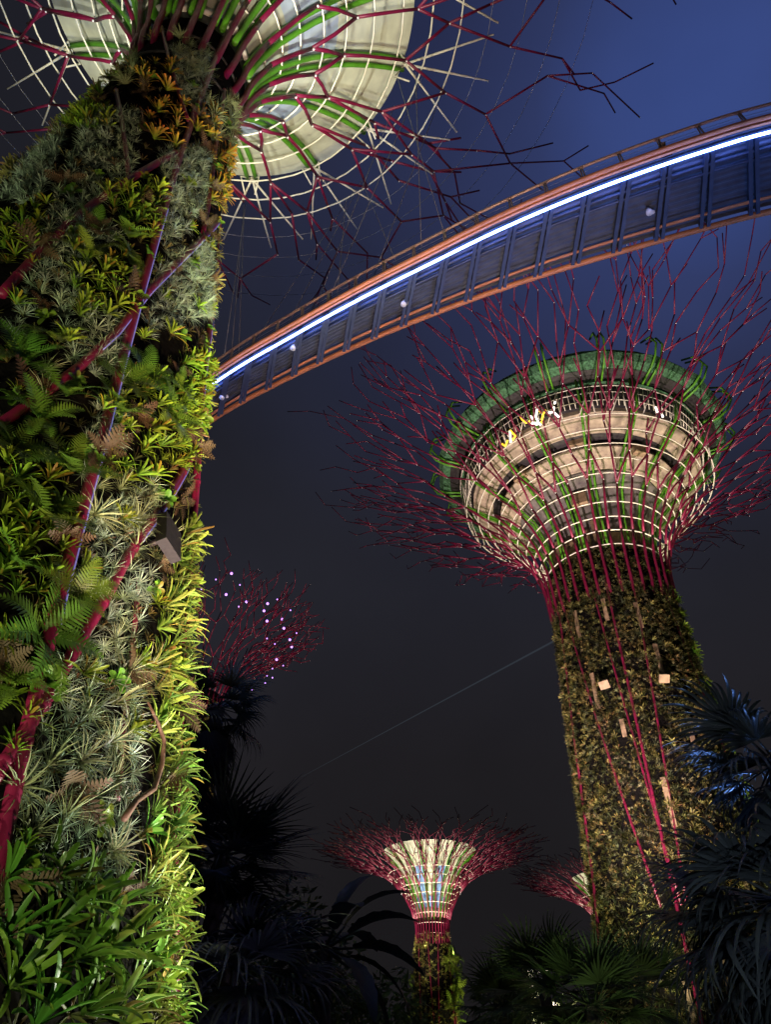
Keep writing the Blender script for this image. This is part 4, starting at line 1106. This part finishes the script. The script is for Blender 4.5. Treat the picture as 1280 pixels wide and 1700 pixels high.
# faint laser beam crossing the sky far beyond the trees
bm_ = bpy.data.materials.new('laser_glow'); bm_.use_nodes = True
nt = bm_.node_tree; nt.nodes.clear()
ou = nt.nodes.new('ShaderNodeOutputMaterial'); em = nt.nodes.new('ShaderNodeEmission'); tp_ = nt.nodes.new('ShaderNodeBsdfTransparent'); sh = nt.nodes.new('ShaderNodeAddShader')
em.inputs[0].default_value = (.55, .8, 1.0, 1); em.inputs[1].default_value = .012
nt.links.new(em.outputs[0], sh.inputs[0]); nt.links.new(tp_.outputs[0], sh.inputs[1]); nt.links.new(sh.outputs[0], ou.inputs[0])
b = MB(); b.tube([at_d(500, 1290, 300.), at_d(980, 1032, 300.)], [.05, .5], 6)
tag(b.build('laser_beam', bm_), 'faint pale laser beam slanting across the dark sky left of the right trunk', 'light beam')

# somebody leaning on the walkway rail
pd = 0.
best = 1e9
for d in np.linspace(0, LW, 400):
    p = edge_at(d, .12, 23.6); e = abs(math.atan2(p[0], p[1]) - math.atan2(*ray(1106, 232)[:2]))
    if e < best: best, pd = e, d
P0 = edge_at(pd, .28, 22.46); P1 = edge_at(pd + .1, .28, 22.46); fx = (P1 - P0) / np.linalg.norm(P1 - P0); fy = edge_at(pd, 0, 22.46) - P0; fy /= np.linalg.norm(fy)
who = empty('person', tuple(P0), 'person in dark clothes leaning on the footbridge railing at upper right', 'person')
def limb_mesh(name, chain_, edges, mt, root):
    me = bpy.data.meshes.new(name)
    me.from_pydata([tuple(fx * x + fy * y + np.array([0, 0, z])) for x, y, z, r in chain_], edges, [])
    o = bpy.data.objects.new(name, me); COL.objects.link(o); o.parent = root; me.materials.append(mt)
    sk = o.modifiers.new('skin', 'SKIN'); sb = o.modifiers.new('sub', 'SUBSURF'); sb.levels = sb.render_levels = 2
    for v, c in zip(me.skin_vertices[0].data, chain_): v.radius = (c[3], c[3])
    me.skin_vertices[0].data[0].use_root = True
    return o
M['cloth'] = mat('dark_clothing', (.05, .05, .065), .9, 0, .2, 8); M['skin'] = mat('skin', (.42, .26, .18), .6); M['hair'] = mat('hair', (.02, .015, .012), .6)
J = [(0, -.02, .95, .15), (0, .0, 1.12, .14), (0, .06, 1.34, .15), (0, .10, 1.46, .06), (.17, .08, 1.40, .06), (.24, .20, 1.15, .045), (.14, .36, .90, .035), (-.17, .08, 1.40, .06), (-.24, .20, 1.15, .045), (-.14, .36, .90, .035),
     (.10, -.02, .88, .10), (.11, .02, .48, .07), (.11, -.04, .09, .05), (.11, .12, .03, .04), (-.10, -.02, .88, .10), (-.11, .0, .48, .07), (-.11, -.06, .09, .05), (-.11, .10, .03, .04)]
limb_mesh('body', J, [(0, 1), (1, 2), (2, 3), (2, 4), (4, 5), (5, 6), (2, 7), (7, 8), (8, 9), (0, 10), (10, 11), (11, 12), (12, 13), (0, 14), (14, 15), (15, 16), (16, 17)], M['cloth'], who)
limb_mesh('head', [(0, .10, 1.46, .055), (0, .13, 1.56, .085), (0, .14, 1.66, .095), (0, .25, 1.60, .018)], [(0, 1), (1, 2), (1, 3)], M['skin'], who)
limb_mesh('hair', [(0, .10, 1.64, .098), (0, .09, 1.71, .085), (0, .04, 1.58, .07)], [(0, 1), (0, 2)], M['hair'], who)
for sx in (-1, 1):
    limb_mesh('hand', [(sx * .14, .36, .90, .032), (sx * .10, .42, .86, .034), (sx * .07, .47, .84, .012), (sx * .085, .475, .82, .012), (sx * .10, .48, .81, .012), (sx * .115, .475, .82, .011), (sx * .06, .40, .84, .012)], [(0, 1), (1, 2), (1, 3), (1, 4), (1, 5), (0, 6)], M['skin'], who)


spot('palm_fill', (4.6, 13.5, .3), (5.2, 22.5, 4.6), 700, (.85, 1.0, .55), 62, .9, .1)  # added greenish fill that brightens the palm row under the right tree
